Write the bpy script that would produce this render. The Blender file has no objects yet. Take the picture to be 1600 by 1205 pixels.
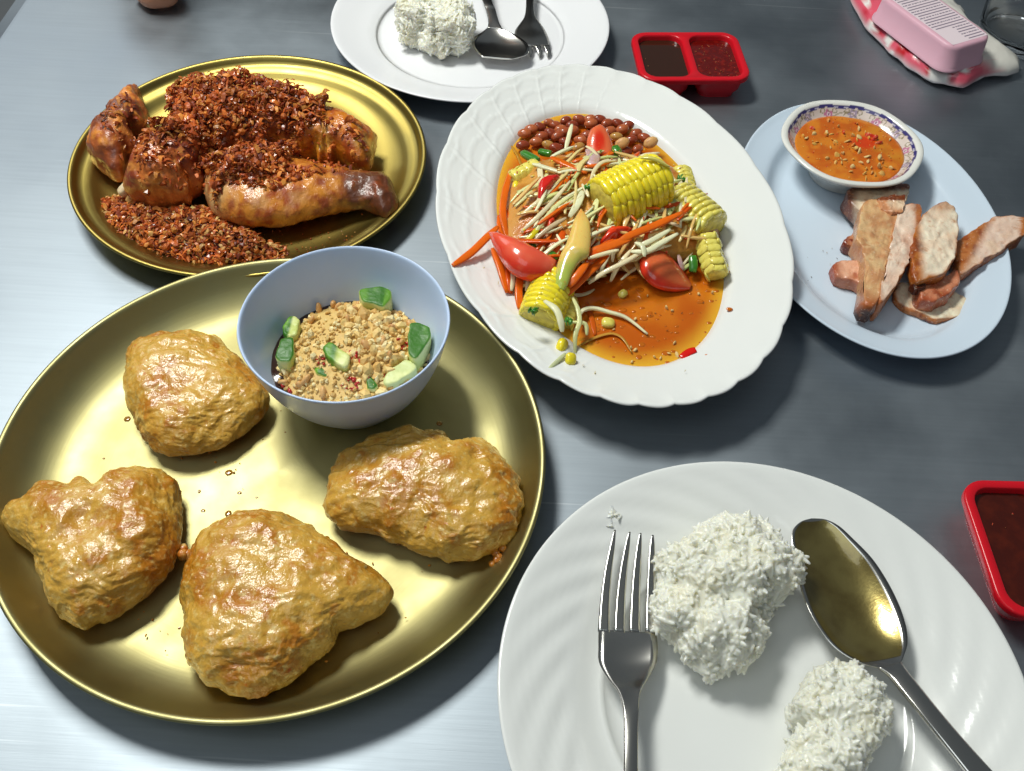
import bpy, bmesh, math, random
import numpy as np
from mathutils import Matrix, Vector
from mathutils.bvhtree import BVHTree
PI = math.pi
rnd = random.Random(7)
sc = bpy.context.scene
col = sc.collection
# ------------------------------------------------------------------ camera (lengths below are centimetres, scaled by S)
S = 0.01
FOC, PITCH, ROLL, CAMH = 1475.6, math.radians(51.77), math.radians(3.08), 47.0
cam = bpy.data.objects.new('camera', bpy.data.cameras.new('camera')); col.objects.link(cam)
cam.data.sensor_width = 36; cam.data.lens = 36 * FOC / 1600
cam.data.clip_start = 0.01; cam.data.clip_end = 50
RM = Matrix.Rotation(PI / 2 - PITCH, 3, 'X') @ Matrix.Rotation(ROLL, 3, 'Z')
cam.matrix_world = Matrix.Translation((0, 0, CAMH * S)) @ RM.to_4x4()
sc.camera = cam
# ------------------------------------------------------------------ world and lamps
w = bpy.data.worlds.new('World'); sc.world = w; w.use_nodes = True
bg = w.node_tree.nodes['Background']; bg.inputs[0].default_value = (0.80, 0.92, 1.0, 1); bg.inputs[1].default_value = 0.085
def area(name, loc, target, sx, sy, power, colr):
    l = bpy.data.lights.new(name, 'AREA'); l.shape = 'RECTANGLE'; l.size = sx * S; l.size_y = sy * S
    l.energy = power; l.color = colr
    o = bpy.data.objects.new(name, l); col.objects.link(o)
    o.location = Vector(loc) * S
    o.rotation_euler = (Vector(target) - Vector(loc)).to_track_quat('-Z', 'Y').to_euler()
    return o
area('ceiling_lamp', (-52, 84, 125), (0, 40, 0), 46, 24, 16.5, (0.98, 1.0, 0.94))
area('far_left_fill', (-190, 300, 150), (0, 45, 0), 170, 80, 9, (0.93, 0.98, 1.0))  # added fill that brightens the table's far left; no lamp seen there
area('soft_ambient_fill', (-60, -50, 190), (0, 45, 0), 120, 120, 6, (0.88, 0.97, 1.0))  # added soft fill for ambient light, behind and left; not a known lamp
sc.view_settings.view_transform = 'Standard'; sc.view_settings.look = 'None'
sc.view_settings.exposure = 0.25; sc.view_settings.gamma = 1.0
sc.cycles.use_denoising = True
sc.cycles.max_bounces = 8; sc.cycles.transparent_max_bounces = 8
sc.cycles.sample_clamp_indirect = 4

# ------------------------------------------------------------------ helpers
R3 = np.array(RM)
def at(p, z=0.0):
    """photo pixel(s) -> point(s) on the horizontal plane z (cm)"""
    p = np.atleast_2d(np.array(p, float))
    d = np.stack([(p[:, 0] - 800) / FOC, -(p[:, 1] - 602.5) / FOC, -np.ones(len(p))], 1) @ R3.T
    t = (np.broadcast_to(z, (len(p),)) - CAMH) / d[:, 2]
    return d * t[:, None] + np.array([0, 0, CAMH])
def at1(x, y, z=0.0): return at([(x, y)], z)[0]
def topx(P):
    q = (np.atleast_2d(P) - [0, 0, CAMH]) @ R3
    return np.stack([800 + FOC * q[:, 0] / -q[:, 2], 602.5 - FOC * q[:, 1] / -q[:, 2]], 1)
def _h(i, seed):
    n = (i[..., 0] * 374761393 + i[..., 1] * 668265263 + i[..., 2] * 2147483647 + seed * 1274126177) & 0xffffffff
    n = ((n ^ (n >> 13)) * 1274126177) & 0xffffffff
    n = ((n ^ (n >> 16)) * 2246822519) & 0xffffffff
    return ((n ^ (n >> 15)) & 0xffff) / 32767.5 - 1
def vnoise(P, seed=0):
    P = np.asarray(P, float); i = np.floor(P).astype(np.int64); f = P - i; u = f * f * (3 - 2 * f); r = 0
    for a in (0, 1):
        for b in (0, 1):
            for c in (0, 1):
                wgt = (u[..., 0] if a else 1 - u[..., 0]) * (u[..., 1] if b else 1 - u[..., 1]) * (u[..., 2] if c else 1 - u[..., 2])
                r = r + wgt * _h(i + np.array([a, b, c]), seed)
    return r
def fbm(P, octv=3, seed=0, gain=0.5):
    r = 0; a = 1.0; f = 1.0
    for k in range(octv):
        r = r + a * vnoise(np.asarray(P) * f + 13.7 * k, seed + k); a *= gain; f *= 2.03
    return r
def ridged(P, octv=3, seed=0):
    r = 0; a = 1.0; f = 1.0
    for k in range(octv):
        r = r + a * (1 - 2 * np.abs(vnoise(np.asarray(P) * f + 5.1 * k, seed + k))); a *= .5; f *= 2.1
    return r
def sstep(a, b, x):
    t = np.clip((np.asarray(x, float) - a) / (b - a), 0, 1); return t * t * (3 - 2 * t)
def lin(r, g, b):
    return tuple(((c / 255 + .055) / 1.055) ** 2.4 if c > 10 else c / 255 / 12.92 for c in (r, g, b))
def mixc(a, b, t):
    t = np.asarray(t)[..., None]; return np.asarray(a) * (1 - t) + np.asarray(b) * t
def tag(o, label=None, cat=None, group=None, kind=None):
    if label: o['label'] = label
    if cat: o['category'] = cat
    if group: o['group'] = group
    if kind: o['kind'] = kind
    return o
def thing(name, label, cat, loc, group=None):
    o = bpy.data.objects.new(name, None); col.objects.link(o); o.location = Vector([float(c) for c in loc]) * S
    o.empty_display_size = 0.02
    return tag(o, label, cat, group)
def worg(o):
    v = Vector((0, 0, 0))
    while o is not None: v = v + o.location; o = o.parent
    return np.array(v) / S
def mk(name, V, F, mat, parent=None, cols=None, smooth=True, origin=None, fixn=True):
    """V in world centimetres; becomes a mesh object whose origin is at its base (or at its parent's)"""
    V = np.asarray(V, float)
    if parent is not None: org = worg(parent)
    else: org = np.array(origin if origin is not None else ((V[:, 0].min() + V[:, 0].max()) / 2, (V[:, 1].min() + V[:, 1].max()) / 2, V[:, 2].min()))
    me = bpy.data.meshes.new(name); me.from_pydata(((V - org) * S).tolist(), [], F if isinstance(F, list) else F.tolist())
    me.materials.append(mat)
    if fixn and len(V) < 9000:
        bm_ = bmesh.new(); bm_.from_mesh(me); bmesh.ops.recalc_face_normals(bm_, faces=bm_.faces); bm_.to_mesh(me); bm_.free()
    if smooth: me.polygons.foreach_set('use_smooth', [True] * len(me.polygons))
    if cols is not None:
        ca = me.color_attributes.new('col', 'FLOAT_COLOR', 'POINT')
        c4 = np.ones((len(V), 4)); c4[:, :3] = cols; ca.data.foreach_set('color', c4.ravel())
    me.update()
    o = bpy.data.objects.new(name, me); col.objects.link(o)
    if parent is not None: o.parent = parent
    else: o.location = Vector(org) * S
    return o
def grid_faces(nr, nc, wrap=True, flip=False, base=0):
    i = np.arange(nr - 1)[:, None]; j = np.arange(nc if wrap else nc - 1)[None, :]; j2 = (j + 1) % nc
    a = i * nc + j; b = i * nc + j2; c = (i + 1) * nc + j2; d = (i + 1) * nc + j
    q = np.stack([a, b, c, d], -1).reshape(-1, 4) + base
    return q[:, ::-1] if flip else q
class MB:
    def __init__(s): s.V = []; s.F = []; s.C = []; s.n = 0
    def add(s, V, F, c=None):
        V = np.asarray(V, float); s.V.append(V); s.F += [[int(i) + s.n for i in f] for f in (F.tolist() if hasattr(F, 'tolist') else F)]
        s.C.append(np.broadcast_to(np.asarray(c if c is not None else (1, 1, 1), float), (len(V), 3))); s.n += len(V)
    def build(s, name, mat, parent=None, smooth=True, origin=None, usecol=True):
        return mk(name, np.concatenate(s.V), s.F, mat, parent, np.concatenate(s.C) if usecol else None, smooth, origin, False)
# ------------------------------------------------------------------ materials
def pbr(name, base, rough=.5, metal=0, attr=False, nc=None, bumps=(), sss=0, sssr=(1, .5, .3), coat=0, spec=.5, trans=0, ior=1.45, aniso=0, rvar=None, stretch=(1, 1, 1), emis=None, coatr=.1):
    """base colour; nc=(scale per cm, other colour, lo, hi[, detail]); bumps=[(scale per cm, depth in cm)]"""
    m = bpy.data.materials.new(name); m.use_nodes = True; nt = m.node_tree; N = nt.nodes; L = nt.links
    b = N['Principled BSDF']
    def I(k, v): b.inputs[k].default_value = v
    I('Base Color', (*base, 1)); I('Roughness', rough); I('Metallic', metal); I('Specular IOR Level', spec); I('IOR', ior)
    I('Transmission Weight', trans); I('Coat Weight', coat); I('Coat Roughness', coatr)
    if sss: I('Subsurface Weight', sss); I('Subsurface Radius', sssr); I('Subsurface Scale', 0.004)
    tc = N.new('ShaderNodeTexCoord'); mp = N.new('ShaderNodeMapping'); L.new(tc.outputs['Object'], mp.inputs[0]); mp.inputs['Scale'].default_value = tuple(100 * q for q in stretch)
    src = None
    if attr:
        a = N.new('ShaderNodeVertexColor'); a.layer_name = 'col'; src = a.outputs[0]
    for n_ in ([nc] if nc and not isinstance(nc, list) else nc or []):
        t = N.new('ShaderNodeTexNoise'); t.inputs['Scale'].default_value = n_[0]; t.inputs['Detail'].default_value = n_[4] if len(n_) > 4 else 3
        L.new(mp.outputs[0], t.inputs[0])
        r = N.new('ShaderNodeMapRange'); r.inputs[1].default_value = n_[2]; r.inputs[2].default_value = n_[3]; L.new(t.outputs[0], r.inputs[0])
        x = N.new('ShaderNodeMix'); x.data_type = 'RGBA'
        L.new(r.outputs[0], x.inputs[0])
        if src: L.new(src, x.inputs[6])
        else: x.inputs[6].default_value = (*base, 1)
        x.inputs[7].default_value = (*n_[1], 1); src = x.outputs[2]
    if src: L.new(src, b.inputs['Base Color'])
    if rvar:
        t = N.new('ShaderNodeTexNoise'); t.inputs['Scale'].default_value = rvar[0]; t.inputs['Detail'].default_value = 4; L.new(mp.outputs[0], t.inputs[0])
        r = N.new('ShaderNodeMapRange'); r.inputs[1].default_value = .35; r.inputs[2].default_value = .65; r.inputs[3].default_value = rvar[1]; r.inputs[4].default_value = rvar[2]
        L.new(t.outputs[0], r.inputs[0]); L.new(r.outputs[0], b.inputs['Roughness'])
    prev = None
    for s_, d_ in bumps:
        t = N.new('ShaderNodeTexNoise'); t.inputs['Scale'].default_value = s_; t.inputs['Detail'].default_value = 3; L.new(mp.outputs[0], t.inputs[0])
        u = N.new('ShaderNodeBump'); u.inputs['Strength'].default_value = 1; u.inputs['Distance'].default_value = d_ * S; L.new(t.outputs[0], u.inputs['Height'])
        if prev: L.new(prev, u.inputs['Normal'])
        prev = u.outputs[0]
    if prev: L.new(prev, b.inputs['Normal']); L.new(prev, b.inputs['Coat Normal'])
    if aniso: I('Anisotropic', aniso)
    return m
M = {}
M['china'] = pbr('white_china', (.80, .81, .79), .16, coat=.3, coatr=.05)
M['china2'] = pbr('white_melamine', (.80, .80, .82), .28)
M['blue'] = pbr('light_blue_melamine', lin(206, 220, 234), .22, bumps=[(.5, .004)])
M['bluebowl'] = pbr('blue_plastic', lin(192, 210, 240), .3, sss=.08, sssr=(.5, .7, 1), bumps=[(12, .0006)])
M['red'] = pbr('red_plastic', (.62, .008, .018), .25, sss=.05, bumps=[(2, .003)])
M['steel'] = pbr('polished_steel', (.66, .64, .60), .2, 1)
def brass(name, c1, c2, r0):
    m = bpy.data.materials.new(name); m.use_nodes = True; nt = m.node_tree; N = nt.nodes; L = nt.links; b = N['Principled BSDF']
    b.inputs['Metallic'].default_value = 1
    tc = N.new('ShaderNodeTexCoord')
    sp = N.new('ShaderNodeSeparateXYZ'); L.new(tc.outputs['Object'], sp.inputs[0])
    cb = N.new('ShaderNodeCombineXYZ'); L.new(sp.outputs[0], cb.inputs[0]); L.new(sp.outputs[1], cb.inputs[1])
    ln = N.new('ShaderNodeVectorMath'); ln.operation = 'LENGTH'; L.new(cb.outputs[0], ln.inputs[0])
    at2 = N.new('ShaderNodeMath'); at2.operation = 'ARCTAN2'; L.new(sp.outputs[1], at2.inputs[0]); L.new(sp.outputs[0], at2.inputs[1])
    v = N.new('ShaderNodeCombineXYZ')
    mu = N.new('ShaderNodeMath'); mu.operation = 'MULTIPLY'; mu.inputs[1].default_value = 1400; L.new(ln.outputs['Value'], mu.inputs[0]); L.new(mu.outputs[0], v.inputs[0])
    mu2 = N.new('ShaderNodeMath'); mu2.operation = 'MULTIPLY'; mu2.inputs[1].default_value = 2.0; L.new(at2.outputs[0], mu2.inputs[0]); L.new(mu2.outputs[0], v.inputs[1])
    t = N.new('ShaderNodeTexNoise'); t.inputs['Scale'].default_value = 1; t.inputs['Detail'].default_value = 4; L.new(v.outputs[0], t.inputs[0])
    u = N.new('ShaderNodeBump'); u.inputs['Distance'].default_value = .000035; L.new(t.outputs[0], u.inputs['Height']); L.new(u.outputs[0], b.inputs['Normal'])
    t2 = N.new('ShaderNodeTexNoise'); t2.inputs['Scale'].default_value = 35; t2.inputs['Detail'].default_value = 5; L.new(tc.outputs['Object'], t2.inputs[0])
    r = N.new('ShaderNodeMapRange'); r.inputs[1].default_value = .3; r.inputs[2].default_value = .7; r.inputs[3].default_value = r0; r.inputs[4].default_value = r0 + .12; L.new(t2.outputs[0], r.inputs[0]); L.new(r.outputs[0], b.inputs['Roughness'])
    x = N.new('ShaderNodeMix'); x.data_type = 'RGBA'; x.inputs[6].default_value = (*c1, 1); x.inputs[7].default_value = (*c2, 1)
    L.new(t2.outputs[0], x.inputs[0]); L.new(x.outputs[2], b.inputs['Base Color'])
    tg = N.new('ShaderNodeTangent'); tg.direction_type = 'RADIAL'; tg.axis = 'Z'; L.new(tg.outputs[0], b.inputs['Tangent']); b.inputs['Anisotropic'].default_value = .5
    return m
M['brass'] = brass('brushed_pale_brass', lin(186, 178, 130), lin(170, 161, 108), .46)
M['brass2'] = brass('brushed_golden_brass', lin(182, 164, 94), lin(160, 140, 70), .37)
def table_mat():
    m = bpy.data.materials.new('brushed_stainless'); m.use_nodes = True; nt = m.node_tree; N = nt.nodes; L = nt.links; b = N['Principled BSDF']
    b.inputs['Metallic'].default_value = 1
    tc = N.new('ShaderNodeTexCoord')
    def streak(rot, sx, sy, det=3):
        mp = N.new('ShaderNodeMapping'); mp.inputs['Rotation'].default_value = (0, 0, rot); mp.inputs['Scale'].default_value = (sx, sy, 1); L.new(tc.outputs['Object'], mp.inputs[0])
        t = N.new('ShaderNodeTexNoise'); t.inputs['Scale'].default_value = 1; t.inputs['Detail'].default_value = det; L.new(mp.outputs[0], t.inputs[0]); return t.outputs[0]
    s1 = streak(0.0, 25, 1500); s2 = streak(1.15, 40, 1300); s3 = streak(1.15, 9, 420, 1)
    a = N.new('ShaderNodeMath'); a.operation = 'ADD'; L.new(s1, a.inputs[0]); L.new(s2, a.inputs[1])
    sc_ = N.new('ShaderNodeMapRange'); sc_.inputs[1].default_value = .70; sc_.inputs[2].default_value = .80; L.new(s3, sc_.inputs[0])
    a2 = N.new('ShaderNodeMath'); a2.operation = 'SUBTRACT'; L.new(a.outputs[0], a2.inputs[0]); L.new(sc_.outputs[0], a2.inputs[1])
    u = N.new('ShaderNodeBump'); u.inputs['Distance'].default_value = .00002; L.new(a2.outputs[0], u.inputs['Height']); L.new(u.outputs[0], b.inputs['Normal'])
    t = N.new('ShaderNodeTexNoise'); t.inputs['Scale'].default_value = 9; t.inputs['Detail'].default_value = 6; L.new(tc.outputs['Object'], t.inputs[0])
    r = N.new('ShaderNodeMapRange'); r.inputs[1].default_value = .3; r.inputs[2].default_value = .7; r.inputs[3].default_value = .40; r.inputs[4].default_value = .58; L.new(t.outputs[0], r.inputs[0]); L.new(r.outputs[0], b.inputs['Roughness'])
    x = N.new('ShaderNodeMix'); x.data_type = 'RGBA'; x.inputs[6].default_value = (.29, .33, .37, 1); x.inputs[7].default_value = (.38, .42, .46, 1); L.new(t.outputs[0], x.inputs[0])
    s4 = streak(.12, 14, 420, 5); mr = N.new('ShaderNodeMapRange'); mr.inputs[1].default_value = .3; mr.inputs[2].default_value = .7; mr.inputs[3].default_value = .965; mr.inputs[4].default_value = 1.03; L.new(s4, mr.inputs[0])
    mm = N.new('ShaderNodeMix'); mm.data_type = 'RGBA'; mm.blend_type = 'MULTIPLY'; mm.inputs[0].default_value = 1; L.new(x.outputs[2], mm.inputs[6]); L.new(mr.outputs[0], mm.inputs[7])
    m2 = N.new('ShaderNodeMix'); m2.data_type = 'RGBA'; m2.inputs[7].default_value = (.75, .78, .8, 1); L.new(mm.outputs[2], m2.inputs[6])
    s5 = streak(1.15, 5, 330, 0); r5 = N.new('ShaderNodeMapRange'); r5.inputs[1].default_value = .80; r5.inputs[2].default_value = .86; r5.inputs[4].default_value = .35; L.new(s5, r5.inputs[0]); L.new(r5.outputs[0], m2.inputs[0])
    L.new(m2.outputs[2], b.inputs['Base Color'])
    return m
M['table'] = table_mat()

# ------------------------------------------------------------------ table and floor
def quadbox(x0, x1, y0, y1, z0, z1):
    V = [(x, y, z) for z in (z0, z1) for x, y in ((x0, y0), (x1, y0), (x1, y1), (x0, y1))]
    F = [(3, 2, 1, 0), (4, 5, 6, 7), (0, 1, 5, 4), (1, 2, 6, 5), (2, 3, 7, 6), (3, 0, 4, 7)]
    return V, F
TX0, TX1, TY0, TY1 = -45.5, 62, -14, 98
tb = thing('table', 'brushed stainless steel table all the plates stand on', 'table', (8, 42, -75))
prof = [(-0.0, 0.0), (.25, -.02), (1.7, -.55), (1.9, -.75), (1.9, -3.5), (1.6, -3.5)]
V = []; 
for d, z in prof:
    for k in range(4):
        sx = -1 if k in (0, 3) else 1; sy = -1 if k in (0, 1) else 1
        V.append(((TX0 if sx < 0 else TX1) + sx * d, (TY0 if sy < 0 else TY1) + sy * d, z))
F = grid_faces(len(prof), 4, flip=True).tolist() + [[0, 1, 2, 3]]
mk('tabletop', V, F, M['table'], tb, smooth=False)
for x in (TX0 + 4, TX1 - 4):
    for y in (TY0 + 4, TY1 - 4):
        Vb, Fb = quadbox(x - 1.5, x + 1.5, y - 1.5, y + 1.5, -75, -1.2); mk('leg', Vb, Fb, M['steel'], tb, smooth=False)
Vb, Fb = quadbox(-400, 400, -300, 400, -76, -75)
fl = mk('floor', Vb, Fb, pbr('worn_concrete', (.30, .31, .31), .6, nc=(.02, (.2, .2, .21), .3, .7)), smooth=False); tag(fl, kind='structure')

# ------------------------------------------------------------------ plates
def interp_prof(prof, n):
    p = np.array(prof, float); d = np.r_[0, np.cumsum(np.hypot(*np.diff(p, axis=0).T))]
    # Catmull-Rom through the given points
    out = []
    for k in range(len(p) - 1):
        p0, p1, p2, p3 = p[max(k - 1, 0)], p[k], p[k + 1], p[min(k + 2, len(p) - 1)]
        m = max(2, int(round(n * (d[k + 1] - d[k]) / d[-1])))
        for t in np.linspace(0, 1, m, endpoint=False):
            out.append(.5 * ((2 * p1) + (-p0 + p2) * t + (2 * p0 - 5 * p1 + 4 * p2 - p3) * t * t + (-p0 + 3 * p1 - 3 * p2 + p3) * t ** 3))
    out.append(p[-1]); return np.array(out)
def dish(name, c, a, b, ang, prof, mat, n=192, m=60, mod=None, parent=None, colf=None, part_z=None):
    """prof: (inset from the rim, z) from the centre outwards over the rim and back under; inset >= b means the centre"""
    P = interp_prof(prof, m); th = np.linspace(0, 2 * PI, n, endpoint=False); V = []
    for ins, z in P:
        if ins > b - 1e-6: ax = ay = 1e-3
        else:
            k = min(a, b); flat = k * .62
            if ins <= flat: ax, ay = a - ins, b - ins
            else: q = (k - ins) / (k - flat); ax, ay = (a - flat) * q, (b - flat) * q
        x = ax * np.cos(th); y = ay * np.sin(th); zz = np.full(n, z)
        if mod is not None: x, y, zz = mod(th, ins, x, y, zz)
        V.append(np.stack([x, y, zz], 1))
    V = np.concatenate(V); ca, sa = math.cos(ang), math.sin(ang)
    W = V.copy(); W[:, 0] = c[0] + V[:, 0] * ca - V[:, 1] * sa; W[:, 1] = c[1] + V[:, 0] * sa + V[:, 1] * ca
    o = mk(name, W, grid_faces(len(P), n, flip=True), mat, parent, colf(V, P, n) if colf else None, origin=(c[0], c[1], float(W[:, 2].min())) if parent is None else None)
    return o
# pale brass tray under the fritters
BR = 15.42; BZ = 2.5
def brass_prof(R, z):
    return [(R, .28), (6.5, .28), (5.2, .28), (4.4, .285), (3.6, .33), (2.8, .48), (2.0, .80), (1.3, 1.28), (.65, z - .5), (.38, z - .12), (.2, z), (.04, z - .02), (0, z - .15), (.12, z - .26), (.45, z - .4), (1.0, 1.2), (1.9, .5), (3.2, .08), (4.2, 0), (R, 0)]
big = dish('brass_plate', (-13.28, 29.56), BR, BR, 0, brass_prof(BR, BZ), M['brass'], 256, 90)
tag(big, 'large round pale brass plate carrying four golden fritters and a blue bowl', 'plate')
small = dish('brass_plate', (-20.3, 56.1), 13.0, 12.85, 0, brass_prof(12.85, 1.95), M['brass2'], 256, 90)
tag(small, 'smaller golden brass plate carrying fried chicken with crispy garlic', 'plate')
# white plate with swirled rim
def swirl(th, ins, x, y, z):
    k = sstep(.3, 1.2, ins) * (1 - sstep(3.0, 3.9, ins)); return x, y, z + .045 * k * np.sin(26 * (th + .16 * ins))
WC = (13.1, 17.6)
prof_w = [(13.05, .38), (6.2, .38), (5.4, .40), (4.9, .46), (4.35, .68), (3.8, .94), (3.2, 1.16), (2.4, 1.45), (.5, 2.1), (.12, 2.2), (0, 2.14), (.1, 2.02), (.6, 1.85), (2.5, 1.2), (4.1, .65), (5.0, .05), (5.6, 0), (6.0, .12), (13.05, .12)]
whp = dish('dinner_plate', WC, 13.05, 13.05, 0, prof_w, M['china'], 300, 80, swirl)
tag(whp, 'round white dinner plate with faint swirled rim holding rice, fork and spoon in the foreground', 'plate')
prof_t = [(12.0, .5), (4.3, .5), (3.9, .56), (3.3, .9), (2.2, 1.25), (.5, 1.9), (.15, 2.0), (0, 1.95), (.1, 1.8), (.8, 1.5), (2.6, .9), (3.8, .3), (4.4, 0), (5, 0), (12.0, .1)]
TC = (-5.3, 75.9)
topp = dish('dinner_plate', TC, 12.1, 12.1, 0, prof_t, M['china2'], 200, 70)
tag(topp, 'plain white dinner plate at the far side holding rice block, spoon and fork', 'plate')
# scalloped oval platter
PC = (6.1, 50.57); PA, PB, PANG = 17.3, 11.95, math.radians(-78.4)
NS = 26
def scallop(th, ins, x, y, z):
    arc = th + .18 * np.sin(2 * th)
    k = 1 - sstep(.0, 1.6, ins)
    s = 1 + k * .011 * (np.abs(np.sin(NS / 2 * arc)) ** .7 - .6)
    # embossed basket net on the rim
    r = np.full_like(th, ins)
    kk = sstep(.5, .9, ins) * (1 - sstep(3.9, 4.4, ins))
    side = sstep(-.1, .5, np.cos(th + 1.95))       # strongest on one side where the glaze is thin
    a1 = arc * NS / 2
    line = np.exp(-((np.sin(a1 - ins * .42)) / .10) ** 2)
    arcs = np.exp(-(((r - 1.05 + .42 * np.abs(np.sin(a1 - .4))) / .1)) ** 2) + np.exp(-(((r - 2.2 + .42 * np.abs(np.sin(a1 - .9))) / .1)) ** 2) + np.exp(-(((r - 3.4 + .4 * np.abs(np.sin(a1 - 1.4))) / .1)) ** 2)
    return x * s, y * s, z + kk * .075 * np.clip(line * .8 + arcs, 0, 1.1) * (.10 + .90 * side) + .025 * k * np.sin(NS * arc)
prof_p = [(11.95, 1.0), (6.2, 1.02), (5.2, 1.15), (4.5, 1.5), (4.1, 1.95), (3.7, 2.2), (2.4, 2.6), (.6, 3.2), (.2, 3.36), (0, 3.34), (0.02, 3.18), (.5, 2.95), (2.4, 2.3), (3.9, 1.6), (4.7, .9), (5.4, .2), (5.6, 0), (6.0, 0), (6.4, .7), (11.95, .7)]
pap = dish('oval_platter', PC, PA, PB, PANG, prof_p, M['china'], 720, 130, scallop)
tag(pap, 'oval white platter with wavy rim and embossed net pattern under the papaya salad', 'platter')
# light blue oval plate
BC = (25.1, 52.93); 
prof_b = [(9.35, .4), (4.4, .42), (3.3, .48), (2.75, .75), (2.3, 1.2), (1.9, 1.42), (.5, 1.85), (.12, 2.0), (0, 1.95), (.1, 1.8), (.9, 1.4), (2.2, .9), (2.9, .25), (3.3, 0), (3.7, 0), (4.0, .1), (9.35, .1)]
blp = dish('oval_plate', BC, 13.5, 9.33, math.radians(-86.6), prof_b, M['blue'], 240, 90)
tag(blp, 'light blue oval plate under the sliced grilled pork and sauce bowl', 'plate')

# ------------------------------------------------------------------ shape builders
CUT = {}
def polar_outline(px, n=72):
    p = np.array(px, float); c = (p.min(0) + p.max(0)) / 2
    # use area centroid
    x, y = p.T; x2, y2 = np.roll(x, -1), np.roll(y, -1); cr = x * y2 - x2 * y; A = cr.sum() / 2
    c = np.array([((x + x2) * cr).sum(), ((y + y2) * cr).sum()]) / (6 * A)
    th = np.linspace(0, 2 * PI, n, endpoint=False); R = np.zeros(n)
    for i, t in enumerate(th):
        d = np.array([math.cos(t), math.sin(t)]); best = 0
        for k in range(len(p)):
            a = p[k] - c; e = p[(k + 1) % len(p)] - p[k]; den = d[0] * e[1] - d[1] * e[0]
            if abs(den) < 1e-9: continue
            s = (a[0] * e[1] - a[1] * e[0]) / den; u = (a[0] * d[1] - a[1] * d[0]) / den
            if -1e-9 <= u <= 1 + 1e-9 and s > best: best = s
        R[i] = best
    R = (np.roll(R, 1) + 2 * R + np.roll(R, -1)) / 4
    return c, th, R
_CS = {}
def cubesphere(k):
    if k in _CS: return _CS[k]
    idx = {}; V = []; F = []
    t = np.tan(np.linspace(-1, 1, k + 1) * PI / 4)
    for ax in range(3):
        for sg in (-1, 1):
            g = np.zeros((k + 1, k + 1), int)
            for i in range(k + 1):
                for j in range(k + 1):
                    p = [0, 0, 0]; p[ax] = sg; p[(ax + 1) % 3] = t[i]; p[(ax + 2) % 3] = t[j]; key = (round(p[0], 5), round(p[1], 5), round(p[2], 5))
                    if key not in idx: idx[key] = len(V); V.append(p)
                    g[i, j] = idx[key]
            q = np.stack([g[:-1, :-1], g[1:, :-1], g[1:, 1:], g[:-1, 1:]], -1).reshape(-1, 4); F.append(q if sg > 0 else q[:, ::-1])
    V = np.array(V, float); V /= np.linalg.norm(V, axis=1, keepdims=True); _CS[k] = (V, np.concatenate(F)); return _CS[k]
def pillow_raw(Wo, th, z0, h, cs, flat, mid, disp, hmod):
    """Wo world outline sampled at evenly spaced photo angles th (clockwise in the world); rests at z0, height h"""
    c = Wo.mean(0); D = Wo - c; n = len(D)
    f_ = np.fft.fft(D[:, 0] + 1j * D[:, 1]); q_ = np.fft.fftfreq(n, 1 / n); lo_ = np.fft.ifft(f_ * (np.abs(q_) <= 4.5))
    N = cs[0]; a = (-np.arctan2(N[:, 1], N[:, 0])) % (2 * PI) / (2 * PI) * n; i0 = a.astype(int) % n; i1 = (i0 + 1) % n; w_ = (a - np.floor(a))[:, None]
    Dh = D[i0] * (1 - w_) + D[i1] * w_; L2 = np.stack([lo_.real, lo_.imag], 1); Dl = L2[i0] * (1 - w_) + L2[i1] * w_
    cp = np.sqrt(np.clip(1 - N[:, 2] ** 2, 0, 1)); g = (cp ** flat)[:, None]; b_ = g ** 4
    XY = c + g * (Dl * (1 - b_) + Dh * b_); sz = N[:, 2]
    Z = z0 + mid * h + np.where(sz > 0, sz * (1 - mid) * h, sz * mid * h)
    P = np.concatenate([XY, Z[:, None]], 1)
    if hmod is not None: P[:, 2] = z0 + (P[:, 2] - z0) * hmod(P[:, 0], P[:, 1], c, D)
    if disp is not None:
        Nn = np.concatenate([cp[:, None] * Dh / (np.hypot(*Dh.T)[:, None] + 1e-6), sz[:, None]], 1); Nn /= np.linalg.norm(Nn, axis=1, keepdims=True)
        P = P + Nn * disp(P)[:, None]
    P[:, 2] = np.maximum(P[:, 2], z0); return P
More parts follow.
